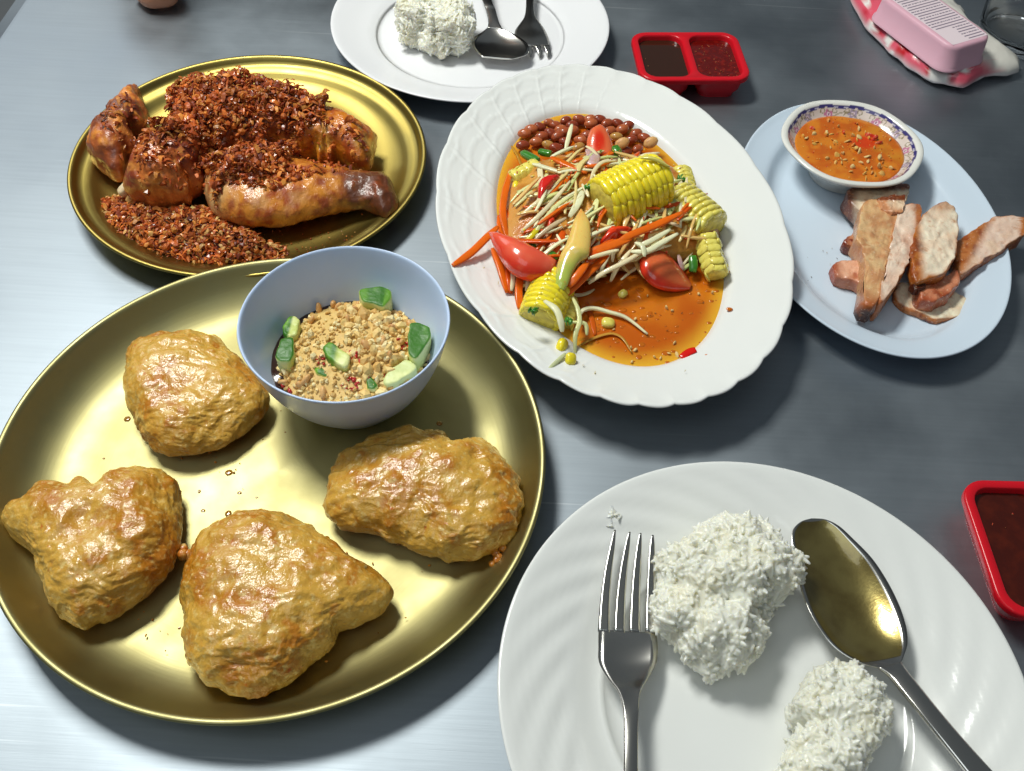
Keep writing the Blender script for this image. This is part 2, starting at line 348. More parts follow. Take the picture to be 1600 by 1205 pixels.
def pillow(name, px, z0, h, mat, parent=None, m=28, n=72, flat=.75, mid=.38, disp=None, hmod=None, colf=None, fit=4, tilt=None, org=None):
    n = max(n, 72); cs = cubesphere(max(10, int(round(m * .62)))); cf = cubesphere(24)
    c, th, R = polar_outline(px, n); Wk = R.copy(); zm = z0 + mid * h
    for it in range(fit + 1):
        o2 = at(c + np.stack([np.cos(th), np.sin(th)], 1) * Wk[:, None], zm)[:, :2]
        use = cs if it == fit else cf
        P = pillow_raw(o2, th, z0, h, use, flat, mid, disp, hmod)
        if tilt is not None: P[..., 2] += (P[..., 0] - o2[:, 0].mean()) * tilt[0] + (P[..., 1] - o2[:, 1].mean()) * tilt[1]
        if it == fit: break
        q = topx(P) - c; qa = np.arctan2(q[:, 1], q[:, 0]) % (2 * PI); qr = np.hypot(*q.T); nb = 72
        b = np.round(qa / (2 * PI) * nb).astype(int) % nb; C = np.zeros(nb); np.maximum.at(C, b, qr)
        C = np.maximum(C, np.maximum(np.roll(C, 1), np.roll(C, -1)) * .95); C = np.interp(th, np.linspace(0, 2 * PI, nb + 1), np.r_[C, C[0]])
        k = np.clip(R / np.maximum(C, 1), .75, 1.25); kf = np.fft.rfft(k); kf[13:] = 0; k = np.fft.irfft(kf, n)
        Wk = Wk * k
    u = 2 / PI * np.arcsin(np.clip(cs[0][:, 2], -1, 1))   # -1 bottom .. 1 top
    o = mk(name, P, cs[1], mat, parent, colf(P, u) if colf else None)
    CUT[o.name] = (P, cs[1])
    return o
def slab(name, px, z0, h, mat, colf=None, bev=.09, tilt=None, amp=.03, n=64, seed=1, rings=7):
    c, th, R = polar_outline(px, n); zt = z0 + h * .6
    o2 = at(c + np.stack([np.cos(th), np.sin(th)], 1) * R[:, None], zt)[::-1, :2]; m_ = o2.mean(0); D = o2 - m_; rr = np.hypot(*D.T).mean()
    L_ = [(.02, 0, -1), (.9, 0, -1), (1 - bev / rr, .0, -1), (1, bev, -.8), (1.0, h * .35, -.3), (1.01, h * .65, .2), (1, h - bev, .45), (1 - bev / rr * .5, h - bev * .25, .7), (1 - 1.3 * bev / rr, h, .85)] + [(q * (1 - 1.6 * bev / rr), h, 1) for q in np.linspace(.93, .01, rings)]
    V = []; u = []
    for q, z, uu in L_: V.append(np.concatenate([m_ + D * q, np.full((n, 1), z0 + z)], 1)); u += [uu] * n
    V = np.concatenate(V); u = np.array(u); lowm = (V[:, 2] > z0 + .03)
    V += amp * np.stack([fbm(V * 1.6, 3, seed), fbm(V * 1.6, 3, seed + 5), fbm(V * 1.4, 3, seed + 9)], 1) * lowm[:, None]
    if tilt: V[:, 2] += (V[:, 0] - m_[0]) * tilt[0] + (V[:, 1] - m_[1]) * tilt[1]; V[:, 2] += z0 - min(V[:, 2].min(), z0)
    o = mk(name, V, grid_faces(len(L_), n), mat, None, colf(V, u) if colf else None); CUT[o.name] = (V, grid_faces(len(L_), n)); return o
def catmull(P, n):
    P = np.array(P, float); out = []
    for k in range(len(P) - 1):
        p0, p1, p2, p3 = P[max(k - 1, 0)], P[k], P[k + 1], P[min(k + 2, len(P) - 1)]
        for t in np.linspace(0, 1, n, endpoint=False):
            out.append(.5 * ((2 * p1) + (-p0 + p2) * t + (2 * p0 - 5 * p1 + 4 * p2 - p3) * t * t + (-p0 + 3 * p1 - 3 * p2 + p3) * t ** 3))
    out.append(P[-1]); return np.array(out)
def strip(path, wd, th, nseg=4, taper=.6, twist=0):
    """a rounded batten along a 3-D path -> V, F"""
    P = catmull(path, nseg) if len(path) > 2 else np.linspace(path[0], path[1], 4)
    T = np.gradient(P, axis=0); T /= np.linalg.norm(T, axis=1, keepdims=True) + 1e-9
    up = np.array([0, 0, 1.0]); V = []; n = len(P)
    for i in range(n):
        s = np.cross(T[i], up); s /= np.linalg.norm(s) + 1e-9; u = np.cross(s, T[i])
        a = twist * i / n; s, u = s * math.cos(a) + u * math.sin(a), -s * math.sin(a) + u * math.cos(a)
        k = taper + (1 - taper) * min(1, 4 * min(i, n - 1 - i) / n)
        for cx, cy in ((-1, -.6), (-.7, -1), (.7, -1), (1, -.6), (1, .6), (.7, 1), (-.7, 1), (-1, .6)):
            V.append(P[i] + s * cx * wd / 2 * k + u * cy * th / 2 * k)
    F = grid_faces(n, 8).tolist() + [[7, 6, 5, 4, 3, 2, 1, 0], [(n - 1) * 8 + j for j in range(8)]]
    return np.array(V), F
def loft(stations, n, across=9, th=.16):
    """stations: (Lx,Ly,Lz,Rx,Ry,Rz,sag,thick) interpolated; closed shell"""
    Q = catmull(stations, n); V = []
    t = np.linspace(-1, 1, across)
    for q in Q:
        Lp, Rp = q[:3], q[3:6]; mid_ = (Lp + Rp) / 2; hw = (Rp - Lp) / 2
        top = [mid_ + hw * a - np.array([0, 0, q[6] * (1 - a * a)]) for a in t]
        bot = [mid_ + hw * a * .985 - np.array([0, 0, q[6] * (1 - a * a) + q[7] * (1 - .35 * a * a)]) for a in t[::-1]]
        V += top + bot
    k = 2 * across; F = grid_faces(len(Q), k).tolist()
    F += [list(range(k))[::-1], [(len(Q) - 1) * k + j for j in range(k)]]
    return np.array(V), F
def tubeloft(name, pairs, zc, hs, mat, colf=None, n=8, k=28, disp=None, pw=1.0):
    st_ = []
    for (l, r), z, h in zip(pairs, zc, hs): st_.append(list(at1(l[0], l[1], z)) + list(at1(r[0], r[1], z)) + [h])
    Q = catmull(st_, n); V = []; uu = []
    a = np.linspace(0, 2 * PI, k, endpoint=False)
    for i, q in enumerate(Q):
        m_ = (q[:3] + q[3:6]) / 2; hw = (q[:3] - q[3:6]) / 2
        V.append(m_ + np.outer(np.cos(a), hw) + np.outer(np.sign(np.sin(a)) * np.abs(np.sin(a)) ** pw, [0, 0, max(q[6], .02)])); uu.append(np.sin(a))
    V = np.concatenate(V); uu = np.concatenate(uu); nQ = len(Q)
    if disp is not None:
        ax = np.repeat((Q[:, :3] + Q[:, 3:6]) / 2, k, 0); d = V - ax; L_ = np.linalg.norm(d, axis=1, keepdims=True); V = V + d / (L_ + 1e-6) * (disp(V) * np.clip(L_[:, 0] / .5, 0, 1))[:, None]
    F = grid_faces(nQ, k, flip=True).tolist() + [list(range(k)), [(nQ - 1) * k + j for j in range(k)][::-1]]
    o = mk(name, V, F, mat, None, colf(V, uu) if colf else None); CUT[o.name] = (V, [f for f in F]); return o
ICO_V = None
def ico(sub):
    bm = bmesh.new(); bmesh.ops.create_icosphere(bm, subdivisions=sub, radius=1)
    V = np.array([v.co[:] for v in bm.verts]); F = [[v.index for v in f.verts] for f in bm.faces]; bm.free(); return V, F
I1 = ico(1); I2 = ico(2); I3 = ico(3)
def rotm(): 
    a, b, c = rnd.uniform(0, 6.28), rnd.uniform(0, 6.28), rnd.uniform(0, 6.28)
    return np.array(Matrix.Rotation(a, 3, 'X') @ Matrix.Rotation(b, 3, 'Y') @ Matrix.Rotation(c, 3, 'Z'))
def capsule(n=6, m=5):
    V = []; 
    for i in range(m):
        p = -PI / 2 + PI * i / (m - 1); r = max(math.cos(p), 0) ** .55 if 0 < i < m - 1 else .42
        for j in range(n): V.append((math.sin(p), r * math.cos(2 * PI * j / n), r * math.sin(2 * PI * j / n)))
    return np.array(V), grid_faces(m, n).tolist() + [list(range(n))[::-1], [(m - 1) * n + j for j in range(n)]]
def bvh_of(*items):
    V = []; F = []; n = 0
    for v, f in items: V.append(v); F += [[int(i) + n for i in q] for q in f]; n += len(v)
    return BVHTree.FromPolygons([tuple(p) for p in np.concatenate(V)], F)
def drop(bvh, x, y, z=30):
    h = bvh.ray_cast(Vector((x, y, z)), Vector((0, 0, -1))); return (np.array(h[0]), np.array(h[1])) if h[0] is not None else (None, None)
def in_poly(poly, x, y):
    r = False; n = len(poly); j = n - 1
    for i in range(n):
        if (poly[i][1] > y) != (poly[j][1] > y) and x < (poly[j][0] - poly[i][0]) * (y - poly[i][1]) / (poly[j][1] - poly[i][1]) + poly[i][0]: r = not r
        j = i
    return r
def scatter(poly, n):
    p = np.array(poly); lo, hi = p.min(0), p.max(0); out = []
    while len(out) < n:
        x, y = rnd.uniform(lo[0], hi[0]), rnd.uniform(lo[1], hi[1])
        if in_poly(poly, x, y): out.append((x, y))
    return out

# ------------------------------------------------------------------ the four fritters
M['fritter'] = pbr('fried_batter', (.5, .3, .08), .30, attr=True, nc=[(1.6, lin(198, 136, 40), .54, .76, 6), (3.2, lin(228, 200, 126), .54, .76, 5)], bumps=[(2.0, .085), (5, .036), (11, .012)], spec=.6, coat=.5, coatr=.13, sss=.08, sssr=(1, .6, .25), rvar=(3, .26, .42))
def fritter(px, h, label, seed, hm=None, creases=.22, nubs=()):
    def disp(P):
        Q = P + .5 * np.stack([fbm(P * .5, 2, seed + 40), fbm(P * .5, 2, seed + 41), fbm(P * .5, 2, seed + 42)], -1)
        return .30 * fbm(P * .42, 3, seed) + creases * .38 * ridged(Q * np.array([.55, 1.0, .8]), 3, seed + 9) + .04 * ridged(Q * np.array([1.1, 3.2, 2]) @ np.array([[.8, .6, 0], [-.6, .8, 0], [0, 0, 1]]), 3, seed + 30) + .022 * fbm(P * 3.2, 3, seed + 5)
    def colf(V, u):
        a = fbm(V * .5, 3, seed + 3); b = fbm(V * 1.6, 3, seed + 7)
        c = mixc(lin(208, 160, 64), lin(184, 122, 26), sstep(-.25, .7, a + .35 * b))
        c = mixc(c, lin(184, 112, 22), sstep(.35, .9, b + .5 * a) * .8)
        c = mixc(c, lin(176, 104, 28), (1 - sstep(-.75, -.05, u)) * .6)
        sp = sstep(.86, .92, vnoise(V * 2.6, seed + 21)); return mixc(c, lin(190, 84, 14), sp * .8)
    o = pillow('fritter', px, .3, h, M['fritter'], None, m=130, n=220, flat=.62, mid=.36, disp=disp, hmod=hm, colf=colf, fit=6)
    tag(o, label, 'fritter', 'fritters on the pale brass plate')
    for (x, y, r) in nubs:
        mb = MB(); p = at1(x, y, .3 + h * .3)
        for k in range(4):
            v = I2[0] * (1 + .25 * vnoise(I2[0] * 2 + k, seed)[:, None]) * r * rnd.uniform(.5, 1) + p + np.array([rnd.uniform(-.3, .3), rnd.uniform(-.35, .35), rnd.uniform(-.2, .2)])
            mb.add(v, I2[1], lin(196, 116, 34))
        mb.build('batter_drip', M['fritter'], o)
    return o
fritter([(193, 590), (196, 550), (212, 527), (248, 517), (300, 515), (340, 525), (362, 548), (385, 568), (408, 592), (424, 622), (415, 650), (385, 678), (345, 702), (300, 712), (262, 714), (238, 703), (222, 685), (205, 650), (192, 615)], 2.9,
        'puffy golden fritter farthest back, just left of the blue bowl', 3)
fritter([(2, 815), (8, 790), (40, 762), (75, 748), (120, 748), (165, 742), (195, 728), (225, 727), (262, 735), (280, 758), (288, 800), (283, 850), (275, 880), (250, 915), (215, 945), (175, 972), (130, 985), (105, 975), (80, 950), (65, 915), (55, 880), (25, 850), (5, 835)], 3.3,
        'pale heart-shaped fritter at the left edge of the brass plate', 17)
fritter([(310, 830), (340, 815), (370, 798), (410, 795), (450, 803), (480, 818), (520, 845), (550, 865), (590, 885), (610, 905), (612, 930), (600, 965), (575, 985), (545, 988), (520, 1010), (500, 1030), (470, 1055), (430, 1085), (390, 1093), (350, 1085), (318, 1065), (290, 1035), (283, 1000), (285, 960), (280, 935), (285, 890), (300, 855)], 3.4,
        'large triangular fritter nearest the camera with a small batter nub at its left', 29, nubs=[(290, 858, .42)])
fritter([(505, 790), (508, 760), (525, 720), (530, 705), (560, 690), (600, 672), (640, 665), (680, 672), (720, 685), (760, 682), (775, 705), (800, 725), (815, 760), (820, 800), (805, 835), (790, 858), (770, 868), (740, 878), (700, 880), (660, 868), (620, 850), (580, 840), (545, 840), (520, 820)], 3.1,
        'oblong wrinkled fritter in front of the blue bowl with crisp drips at its right end', 57, creases=.38, nubs=[(792, 856, .4), (778, 872, .3)])

# ------------------------------------------------------------------ blue bowl and its relish
OC = (-9.79, 36.06)
prof_o = [(6.05, .75), (3.4, .8), (2.6, 1.15), (1.55, 2.6), (.75, 4.4), (.28, 6.1), (.16, 6.48), (.05, 6.55), (0, 6.45), (.08, 6.2), (.5, 4.4), (1.3, 2.5), (2.4, .85), (2.75, .3), (3.0, .28), (3.2, .5), (6.05, .5)]
bowl = dish('bowl', OC, 6.05, 6.05, 0, prof_o, M['bluebowl'], 160, 80)
tag(bowl, 'deep light blue plastic bowl of peanut and cucumber relish on the brass plate', 'bowl')
M['soy'] = pbr('dark_sauce', (.035, .012, .006), .08, coat=.5)
def disc(name, c, a, b, ang, z, mat, label=None, cat=None, parent=None, bump=0., colf=None, n=96, m=24, seed=0, edge=0.0):
    th = np.linspace(0, 2 * PI, n, endpoint=False); V = []
    for r in np.linspace(1e-3, 1, m):
        x = a * r * np.cos(th); y = b * r * np.sin(th)
        V.append(np.stack([c[0] + x * math.cos(ang) - y * math.sin(ang), c[1] + x * math.sin(ang) + y * math.cos(ang), np.full(n, z) + edge * sstep(.93, 1, r)], 1))
    V = np.concatenate(V)
    if bump: V[:, 2] += bump * fbm(V * 1.3, 3, seed)
    V2 = V[-n:].copy(); V2[:, 2] -= .15; V = np.concatenate([V, V2])
    o = mk(name, V, grid_faces(m + 1, n, flip=True), mat, parent, colf(V) if colf else None)
    if label: tag(o, label, cat)
    return o
ZR = 3.0
disc('relish_sauce', OC, 4.8, 4.8, 0, ZR, M['soy'], 'dark sweet sauce at the bottom of the blue relish bowl', 'sauce', bump=.04)
# mound surface of the crushed nuts
def mound(c, r, z0, h, seed, n=48, m=20, sx=1, sy=1):
    th = np.linspace(0, 2 * PI, n, endpoint=False); V = []
    for q in np.linspace(1e-3, 1, m):
        V.append(np.stack([c[0] + r * sx * q * np.cos(th), c[1] + r * sy * q * np.sin(th), np.full(n, z0) + h * (1 - q ** 2.2)], 1))
    V = np.concatenate(V); V[:, 2] += .16 * fbm(V * .9, 3, seed); return V, grid_faces(m, n)
mv, mf = mound((OC[0] + .1, OC[1] + .1), 4.55, 2.9, 1.4, 4)
M['nut'] = pbr('crushed_peanut', (.6, .4, .2), .6, attr=True, nc=(6, lin(226, 186, 122), .5, .75), bumps=[(12, .01)])
mb = MB(); mb.add(mv, mf, lin(216, 182, 110)); bvr = bvh_of((mv, mf))
nutc = [lin(240, 216, 152), lin(232, 200, 128), lin(246, 228, 172), lin(216, 172, 98), lin(230, 194, 118)]
def crumb(mb, p, r, c, base=I1, sq=(1, 1, 1)):
    v = base[0] * (1 + .35 * vnoise(base[0] * 1.7 + rnd.uniform(0, 90), 3)[:, None]); v = v * np.array([rnd.uniform(.6, 1.2), rnd.uniform(.5, 1), rnd.uniform(.4, .9)]) * np.array(sq) * r
    mb.add(v @ rotm().T + p, base[1], c)
for k in range(1200):
    a = rnd.uniform(0, 6.283); q = 4.5 * math.sqrt(rnd.random()); x, y = OC[0] + .1 + q * math.cos(a), OC[1] + .1 + q * math.sin(a)
    p, nn = drop(bvr, x, y)
    if p is None: continue
    if x - OC[0] < -1.2 and y - OC[1] > 1.4 and rnd.random() < .6: continue
    big_ = (x - OC[0]) + .3 * (y - OC[1]) > 0
    r = rnd.choice([.05, .07, .1, .15, .22]) if not big_ else rnd.choice([.1, .17, .25, .34])
    if k % 6 == 0: r *= 1.5
    cc = rnd.choice(nutc); g = rnd.uniform(.8, 1.08)
    crumb(mb, p + np.array([0, 0, r * .4]), r, tuple(q_ * g for q_ in cc))
cr = mb.build('crushed_peanut', M['nut'], smooth=False)
tag(cr, 'heap of crushed roasted peanuts covering the relish in the blue bowl', 'peanuts', kind='stuff')
# larger halves
M['nuthalf'] = pbr('roasted_peanut', lin(216, 166, 104), .45, nc=(3, lin(176, 112, 56), .5, .7), sss=.1, bumps=[(5, .02)])
pv = I2[0] * np.array([1, .62, .42]); 
for i, (x, y) in enumerate([(520, 470), (497, 476), (487, 500), (528, 478), (560, 473), (640, 505), (655, 510), (617, 485), (612, 520), (600, 545), (575, 555), (628, 540), (610, 565), (545, 510), (557, 490), (590, 500), (440, 590), (478, 596), (505, 615), (470, 600)]):
    g = at1(x, y, 3.6); p, nn = drop(bvr, g[0], g[1])
    if p is None: p = np.array([g[0], g[1], 3.0])
    v = pv * rnd.uniform(.34, .46); o = mk('peanut', v @ rotm().T + p + [0, 0, .18], I2[1], M['nuthalf'])
    tag(o, 'whole or halved roasted peanut lying among the crushed nuts in the blue bowl', 'peanut', 'peanut pieces in the relish')
# cucumber chunks
M['cuke'] = pbr('cucumber', (.3, .5, .1), .42, attr=True, bumps=[(4, .03)])
def cuke(px, z0, h, skin, label, flesh=lin(196, 206, 112)):
    z0 -= .12
    def colf(V, u):
        c = mixc(flesh, lin(220, 222, 150), sstep(-.3, .6, fbm(V * 1.1, 2, 8)))
        u = np.where(u > .6, u, -1); kx = (V[:, 0] - V[:, 0].min()) / (np.ptp(V[:, 0]) + 1e-6); ky = (V[:, 1] - V[:, 1].min()) / (np.ptp(V[:, 1]) + 1e-6)
        k = {'top': sstep(.1, .25, u), 'right': sstep(.35, .5, kx), 'left': 1 - sstep(.4, .6, kx), 'back': sstep(.4, .55, ky), 'none': 0 * u, 'side': 1 - sstep(.62, .68, u)}[skin]
        return mixc(c, mixc(lin(52, 108, 18), lin(104, 156, 38), sstep(-.2, .6, fbm(V * np.array([2, .5, 1]), 2, 2))), k)
    return tag(slab('cucumber_chunk', px, z0, h, M['cuke'], colf, .10, amp=.04, n=48), label, 'cucumber', 'cucumber chunks in the relish')
cuke([(560, 463), (570, 459), (600, 458), (613, 462), (611, 478), (601, 490), (585, 485), (566, 480)], 3.1, 1.5, 'top', 'dark green skinned cucumber chunk at the back of the blue bowl')
cuke([(640, 515), (655, 513), (672, 522), (674, 534), (660, 560), (650, 573), (640, 567), (638, 545)], 3.0, 1.6, 'top', 'dark green cucumber chunk at the right wall of the blue bowl')
cuke([(443, 517), (452, 501), (462, 500), (470, 508), (466, 530), (452, 535), (444, 528)], 3.0, 1.2, 'left', 'small pale cucumber chunk at the upper left of the relish')
cuke([(441, 537), (460, 534), (462, 560), (455, 574), (438, 573), (431, 566)], 3.0, 1.3, 'top', 'bright green cucumber chunk at the left wall below the pale one', )
cuke([(504, 548), (515, 538), (548, 560), (545, 575), (538, 579), (510, 562)], 3.9, .8, 'left', 'cucumber sliver lying on top in the middle of the peanuts')
cuke([(599, 600), (612, 582), (635, 567), (652, 575), (650, 585), (620, 605), (602, 609)], 3.1, 1.1, 'none', 'large pale peeled cucumber piece at the lower right of the relish', lin(204, 212, 146))
cuke([(573, 590), (581, 592), (592, 608), (585, 614), (574, 613)], 3.3, .9, 'top', 'narrow green cucumber edge near the front rim of the relish')
cuke([(490, 578), (503, 577), (519, 588), (512, 592), (495, 587)], 3.5, .6, 'top', 'thin dark green cucumber bit beside the red chilli at lower middle')
M['chilli'] = pbr('red_chilli', (.45, .015, .01), .22, coat=.5, nc=(3, lin(200, 60, 20), .55, .75), bumps=[(5, .02)])
mb = MB()
for (x, y, n_) in [(602, 498, 12), (628, 542, 10), (555, 570, 12), (510, 570, 14), (548, 606, 16), (575, 586, 14), (590, 593, 10), (445, 600, 6), (620, 510, 6)]:
    for k in range(n_):
        g = at1(x + rnd.uniform(-14, 14), y + rnd.uniform(-8, 8), 3.6); p, nn = drop(bvr, g[0], g[1])
        if p is not None: crumb(mb, p + [0, 0, .12], rnd.uniform(.08, .2), (1, 1, 1))
tag(mb.build('chopped_chilli', M['chilli'], usecol=False), 'bits of chopped red chilli scattered over the peanut relish', 'chilli', kind='stuff')

mb = MB(); rq = random.Random(9)
for k in range(46):
    a_, q_ = rq.uniform(0, 6.28), 12.2 * math.sqrt(rq.random()); x, y = -13.28 + q_ * math.cos(a_), 29.56 + q_ * math.sin(a_); r_ = rq.choice([.04, .06, .09, .16])
    z_ = .3 if q_ < 11.5 else .36 + .35 * (q_ - 11.5)
    v = I2[0] * np.array([r_ * rq.uniform(.8, 1.6), r_ * rq.uniform(.8, 1.4), r_ * .25]) + [x, y, z_]; mb.add(v, I2[1])
tag(mb.build('oil_drops', pbr('fry_oil', lin(186, 132, 40), .06, coat=.5, trans=.5), usecol=False), 'little drops of frying oil and crumbs spotted over the pale brass plate', 'oil drops', kind='stuff')
mb = MB()
for k in range(60):
    cxf, cyf = rq.choice([at1(320, 725, .3)[:2], at1(640, 850, .3)[:2], at1(480, 1040, .3)[:2], at1(200, 990, .3)[:2], at1(820, 745, .8)[:2]]); x, y = cxf + rq.gauss(0, 1.6), cyf + rq.gauss(0, 1.0); q_ = math.hypot(x + 13.28, y - 29.56)
    if q_ < 12.5: r_ = rq.choice([.04, .06, .1]); mb.add(I1[0] * np.array([r_, r_ * .7, r_ * .5]) @ rotm().T + [x, y, .34 + max(0, q_ - 11) * .3], I1[1])
tag(mb.build('batter_crumbs', pbr('batter_crumb', lin(196, 128, 44), .4), usecol=False, smooth=False), 'tiny fried batter crumbs fallen around the fritters', 'crumbs', kind='stuff')
# ------------------------------------------------------------------ fried chicken under crispy garlic
M['skin'] = pbr('fried_chicken_skin', (.4, .15, .04), .3, attr=True, nc=[(1.2, lin(150, 66, 18), .5, .75, 6)], bumps=[(1.2, .11), (4, .045), (12, .012)], coat=.6, coatr=.14, rvar=(3, .28, .6))
def chick(px, z0, h, label, cfun, seed, flat=.6, hm=None, name='chicken_piece', amp=1, tilt=None, cat='fried chicken'):
    def disp(P): return amp * (.22 * fbm(P * .5, 3, seed) + .09 * ridged(P * .9, 3, seed + 9) + .04 * fbm(P * 4, 3, seed + 5))
    return tag(pillow(name, px, z0, h, M['skin'], None, m=50, n=130, flat=flat, mid=.4, disp=disp, hmod=hm, colf=cfun, fit=6, tilt=tilt), label, cat, 'fried chicken pieces on the golden plate')
def cf_dark(seed, a=lin(182, 96, 44), b=lin(96, 42, 24), c_=lin(226, 144, 58)):
    def f(V, u):
        n1 = fbm(V * .55, 3, seed); n2 = fbm(V * 1.5, 3, seed + 2)
        c = mixc(a, b, sstep(-.1, .7, n1)); return mixc(c, c_, sstep(.1, .8, n2 - .3 * n1))
    return f
def cf_drum(V, u):
    k = (V[:, 0] - V[:, 0].min()) / np.ptp(V[:, 0]); n1 = fbm(V * .6, 3, 5); n2 = fbm(V * 1.6, 3, 8); ky = (V[:, 1] - V[:, 1].min()) / np.ptp(V[:, 1])
    c = mixc(lin(214, 136, 44), lin(168, 74, 22), sstep(-.3, .5, n2))
    c = mixc(c, lin(210, 168, 112), (1 - sstep(.0, .22, k + .12 * n1)) * .9)
    c = mixc(c, lin(206, 150, 90), sstep(.1, .6, n1) * (1 - sstep(.5, .65, k)) * .6)
    return mixc(c, lin(98, 50, 24), sstep(.55, .85, k + .1 * n2))
def cf_gold(V, u):
    n1 = fbm(V * .6, 3, 15); n2 = fbm(V * 1.4, 3, 18)
    c = mixc(lin(206, 120, 24), lin(164, 70, 14), sstep(-.1, .6, n2)); return mixc(c, lin(204, 150, 50), sstep(.15, .7, n1))
chick([(137, 232), (143, 205), (152, 180), (172, 158), (190, 140), (208, 132), (222, 138), (228, 165), (238, 190), (236, 220), (222, 250), (205, 275), (190, 287), (172, 280), (150, 262), (140, 245)], .4, 4.0, 'dark browned chicken wing standing at the far left of the plate', cf_dark(31), 31)
chick([(190, 290), (200, 262), (215, 225), (240, 200), (300, 195), (335, 215), (340, 250), (325, 290), (300, 318), (262, 330), (225, 322), (205, 312)], .4, 4.6, 'reddish chicken thigh with bare meat in the middle left of the plate', cf_dark(41, lin(200, 108, 42), lin(140, 54, 32), lin(218, 140, 60)), 41)
chick([(270, 195), (260, 165), (275, 140), (330, 128), (400, 130), (460, 145), (500, 165), (510, 200), (480, 235), (420, 262), (350, 262), (300, 240)], .4, 4.6, 'chicken breast piece buried under the crispy garlic', cf_dark(51), 51)
chick([(440, 205), (452, 182), (480, 172), (520, 165), (548, 178), (575, 198), (590, 212), (588, 235), (582, 262), (566, 275), (535, 270), (495, 262), (455, 250), (435, 232)], .4, 3.8, 'orange glazed chicken thigh at the right back of the plate', cf_gold, 61)
dr = tubeloft('chicken_drumstick', [((318, 296), (322, 312)), ((328, 277), (333, 328)), ((350, 264), (362, 341)), ((385, 256), (400, 346)), ((425, 250), (436, 343)), ((465, 254), (476, 336)), ((505, 262), (513, 328)), ((545, 272), (545, 322)), ((578, 276), (575, 324)), ((600, 274), (600, 335)), ((613, 290), (614, 332)), ((621, 310), (622, 322))],
              [1.5, 1.7, 1.9, 2.0, 2.0, 1.9, 1.8, 1.7, 1.7, 1.6, 1.5, 1.4], [.3, 1.1, 1.5, 1.7, 1.7, 1.5, 1.3, 1.15, 1.15, 1.1, .7, .2], M['skin'], cf_drum, 9, 44, lambda P: .13 * fbm(P * .6, 3, 71) + .10 * ridged(P * 1.1, 3, 80) + .03 * fbm(P * 4, 2, 5))
tag(dr, 'chicken drumstick with charred end lying at the front right of the plate', 'fried chicken', 'fried chicken pieces on the golden plate')
# bone end
M['bone'] = pbr('bone', lin(226, 206, 170), .4, sss=.2, nc=(3, lin(190, 150, 100), .5, .8))
Vb, Fb = strip([at1(188, 303, 1.4), at1(197, 295, 1.7), at1(208, 282, 2.1)], .75, .65, 4, .8)
bo = mk('bone', Vb, Fb, M['bone']); bo.parent = None; tag(bo, 'pale cut bone end sticking out at the lower left of the chicken thigh', 'bone')
M['crispy'] = pbr('crispy_garlic', (.3, .1, .03), .4, attr=True, coat=.45, coatr=.14)
def _tr(m, f):
    nt = m.node_tree; N = nt.nodes; L = nt.links; t = N.new('ShaderNodeBsdfTranslucent'); b = N['Principled BSDF']; src = b.inputs['Base Color'].links[0].from_socket if b.inputs['Base Color'].links else None
    if src: L.new(src, t.inputs[0])
    else: t.inputs[0].default_value = b.inputs['Base Color'].default_value
    x = N.new('ShaderNodeMixShader'); x.inputs[0].default_value = f; out = [q for q in N if q.type == 'OUTPUT_MATERIAL'][0]; L.new(b.outputs[0], x.inputs[1]); L.new(t.outputs[0], x.inputs[2]); L.new(x.outputs[0], out.inputs[0])
_tr(M['crispy'], .3)
ckeys = [k for k in CUT if k.startswith('chicken')]
def basef(pol, z0, h, seed, nx=46):
    """low lumpy bed mesh over a world polygon"""
    p = np.array(pol); c = p.mean(0); D = p - c; n = len(p); V = []
    for q in np.linspace(1e-3, 1, 12): V.append(np.concatenate([c + D * q, np.full((n, 1), z0 + h * (1 - q ** 3))], 1))
    V = np.concatenate(V); V[:, 2] += h * .3 * fbm(V * .8, 3, seed) * (V[:, 2] > z0 + .02); return V, grid_faces(12, n)
def densify(px, n=40):
    p = np.array(px + [px[0]], float); d = np.r_[0, np.cumsum(np.hypot(*np.diff(p, axis=0).T))]; t = np.linspace(0, d[-1], n, endpoint=False)
    return np.stack([np.interp(t, d, p[:, 0]), np.interp(t, d, p[:, 1])], 1)
front_px = [(152, 330), (165, 308), (190, 300), (215, 312), (245, 325), (285, 328), (320, 322), (345, 335), (380, 350), (395, 368), (430, 380), (455, 392), (440, 402), (395, 405), (340, 412), (290, 410), (240, 395), (200, 378), (165, 360)]
fw = at(densify(front_px), .7)[:, :2][::-1]
fv, ff = basef(fw, .32, 1.1, 3)
ccol = [lin(196, 98, 40), lin(166, 74, 30), lin(212, 122, 50), lin(222, 148, 68), lin(130, 54, 26), lin(214, 122, 58), lin(190, 96, 42), lin(236, 186, 114)]
mb = MB(); mb.add(fv, ff, lin(112, 40, 16)); bvf = bvh_of((fv, ff))
ribv, ribf = None, None
def flake(mb, p, L, c):
    a = rnd.uniform(0, 6.28); d = np.array([math.cos(a), math.sin(a), rnd.uniform(-.3, .5)]); s = np.array([-math.sin(a), math.cos(a), 0])
    pts = [p - d * L / 2, p + np.array([0, 0, L * .25]), p + d * L / 2 + s * L * .2]
    V, F = strip(pts, L * rnd.uniform(.16, .5), .05, 2, .5, rnd.uniform(0, 2)); mb.add(V, F, c)
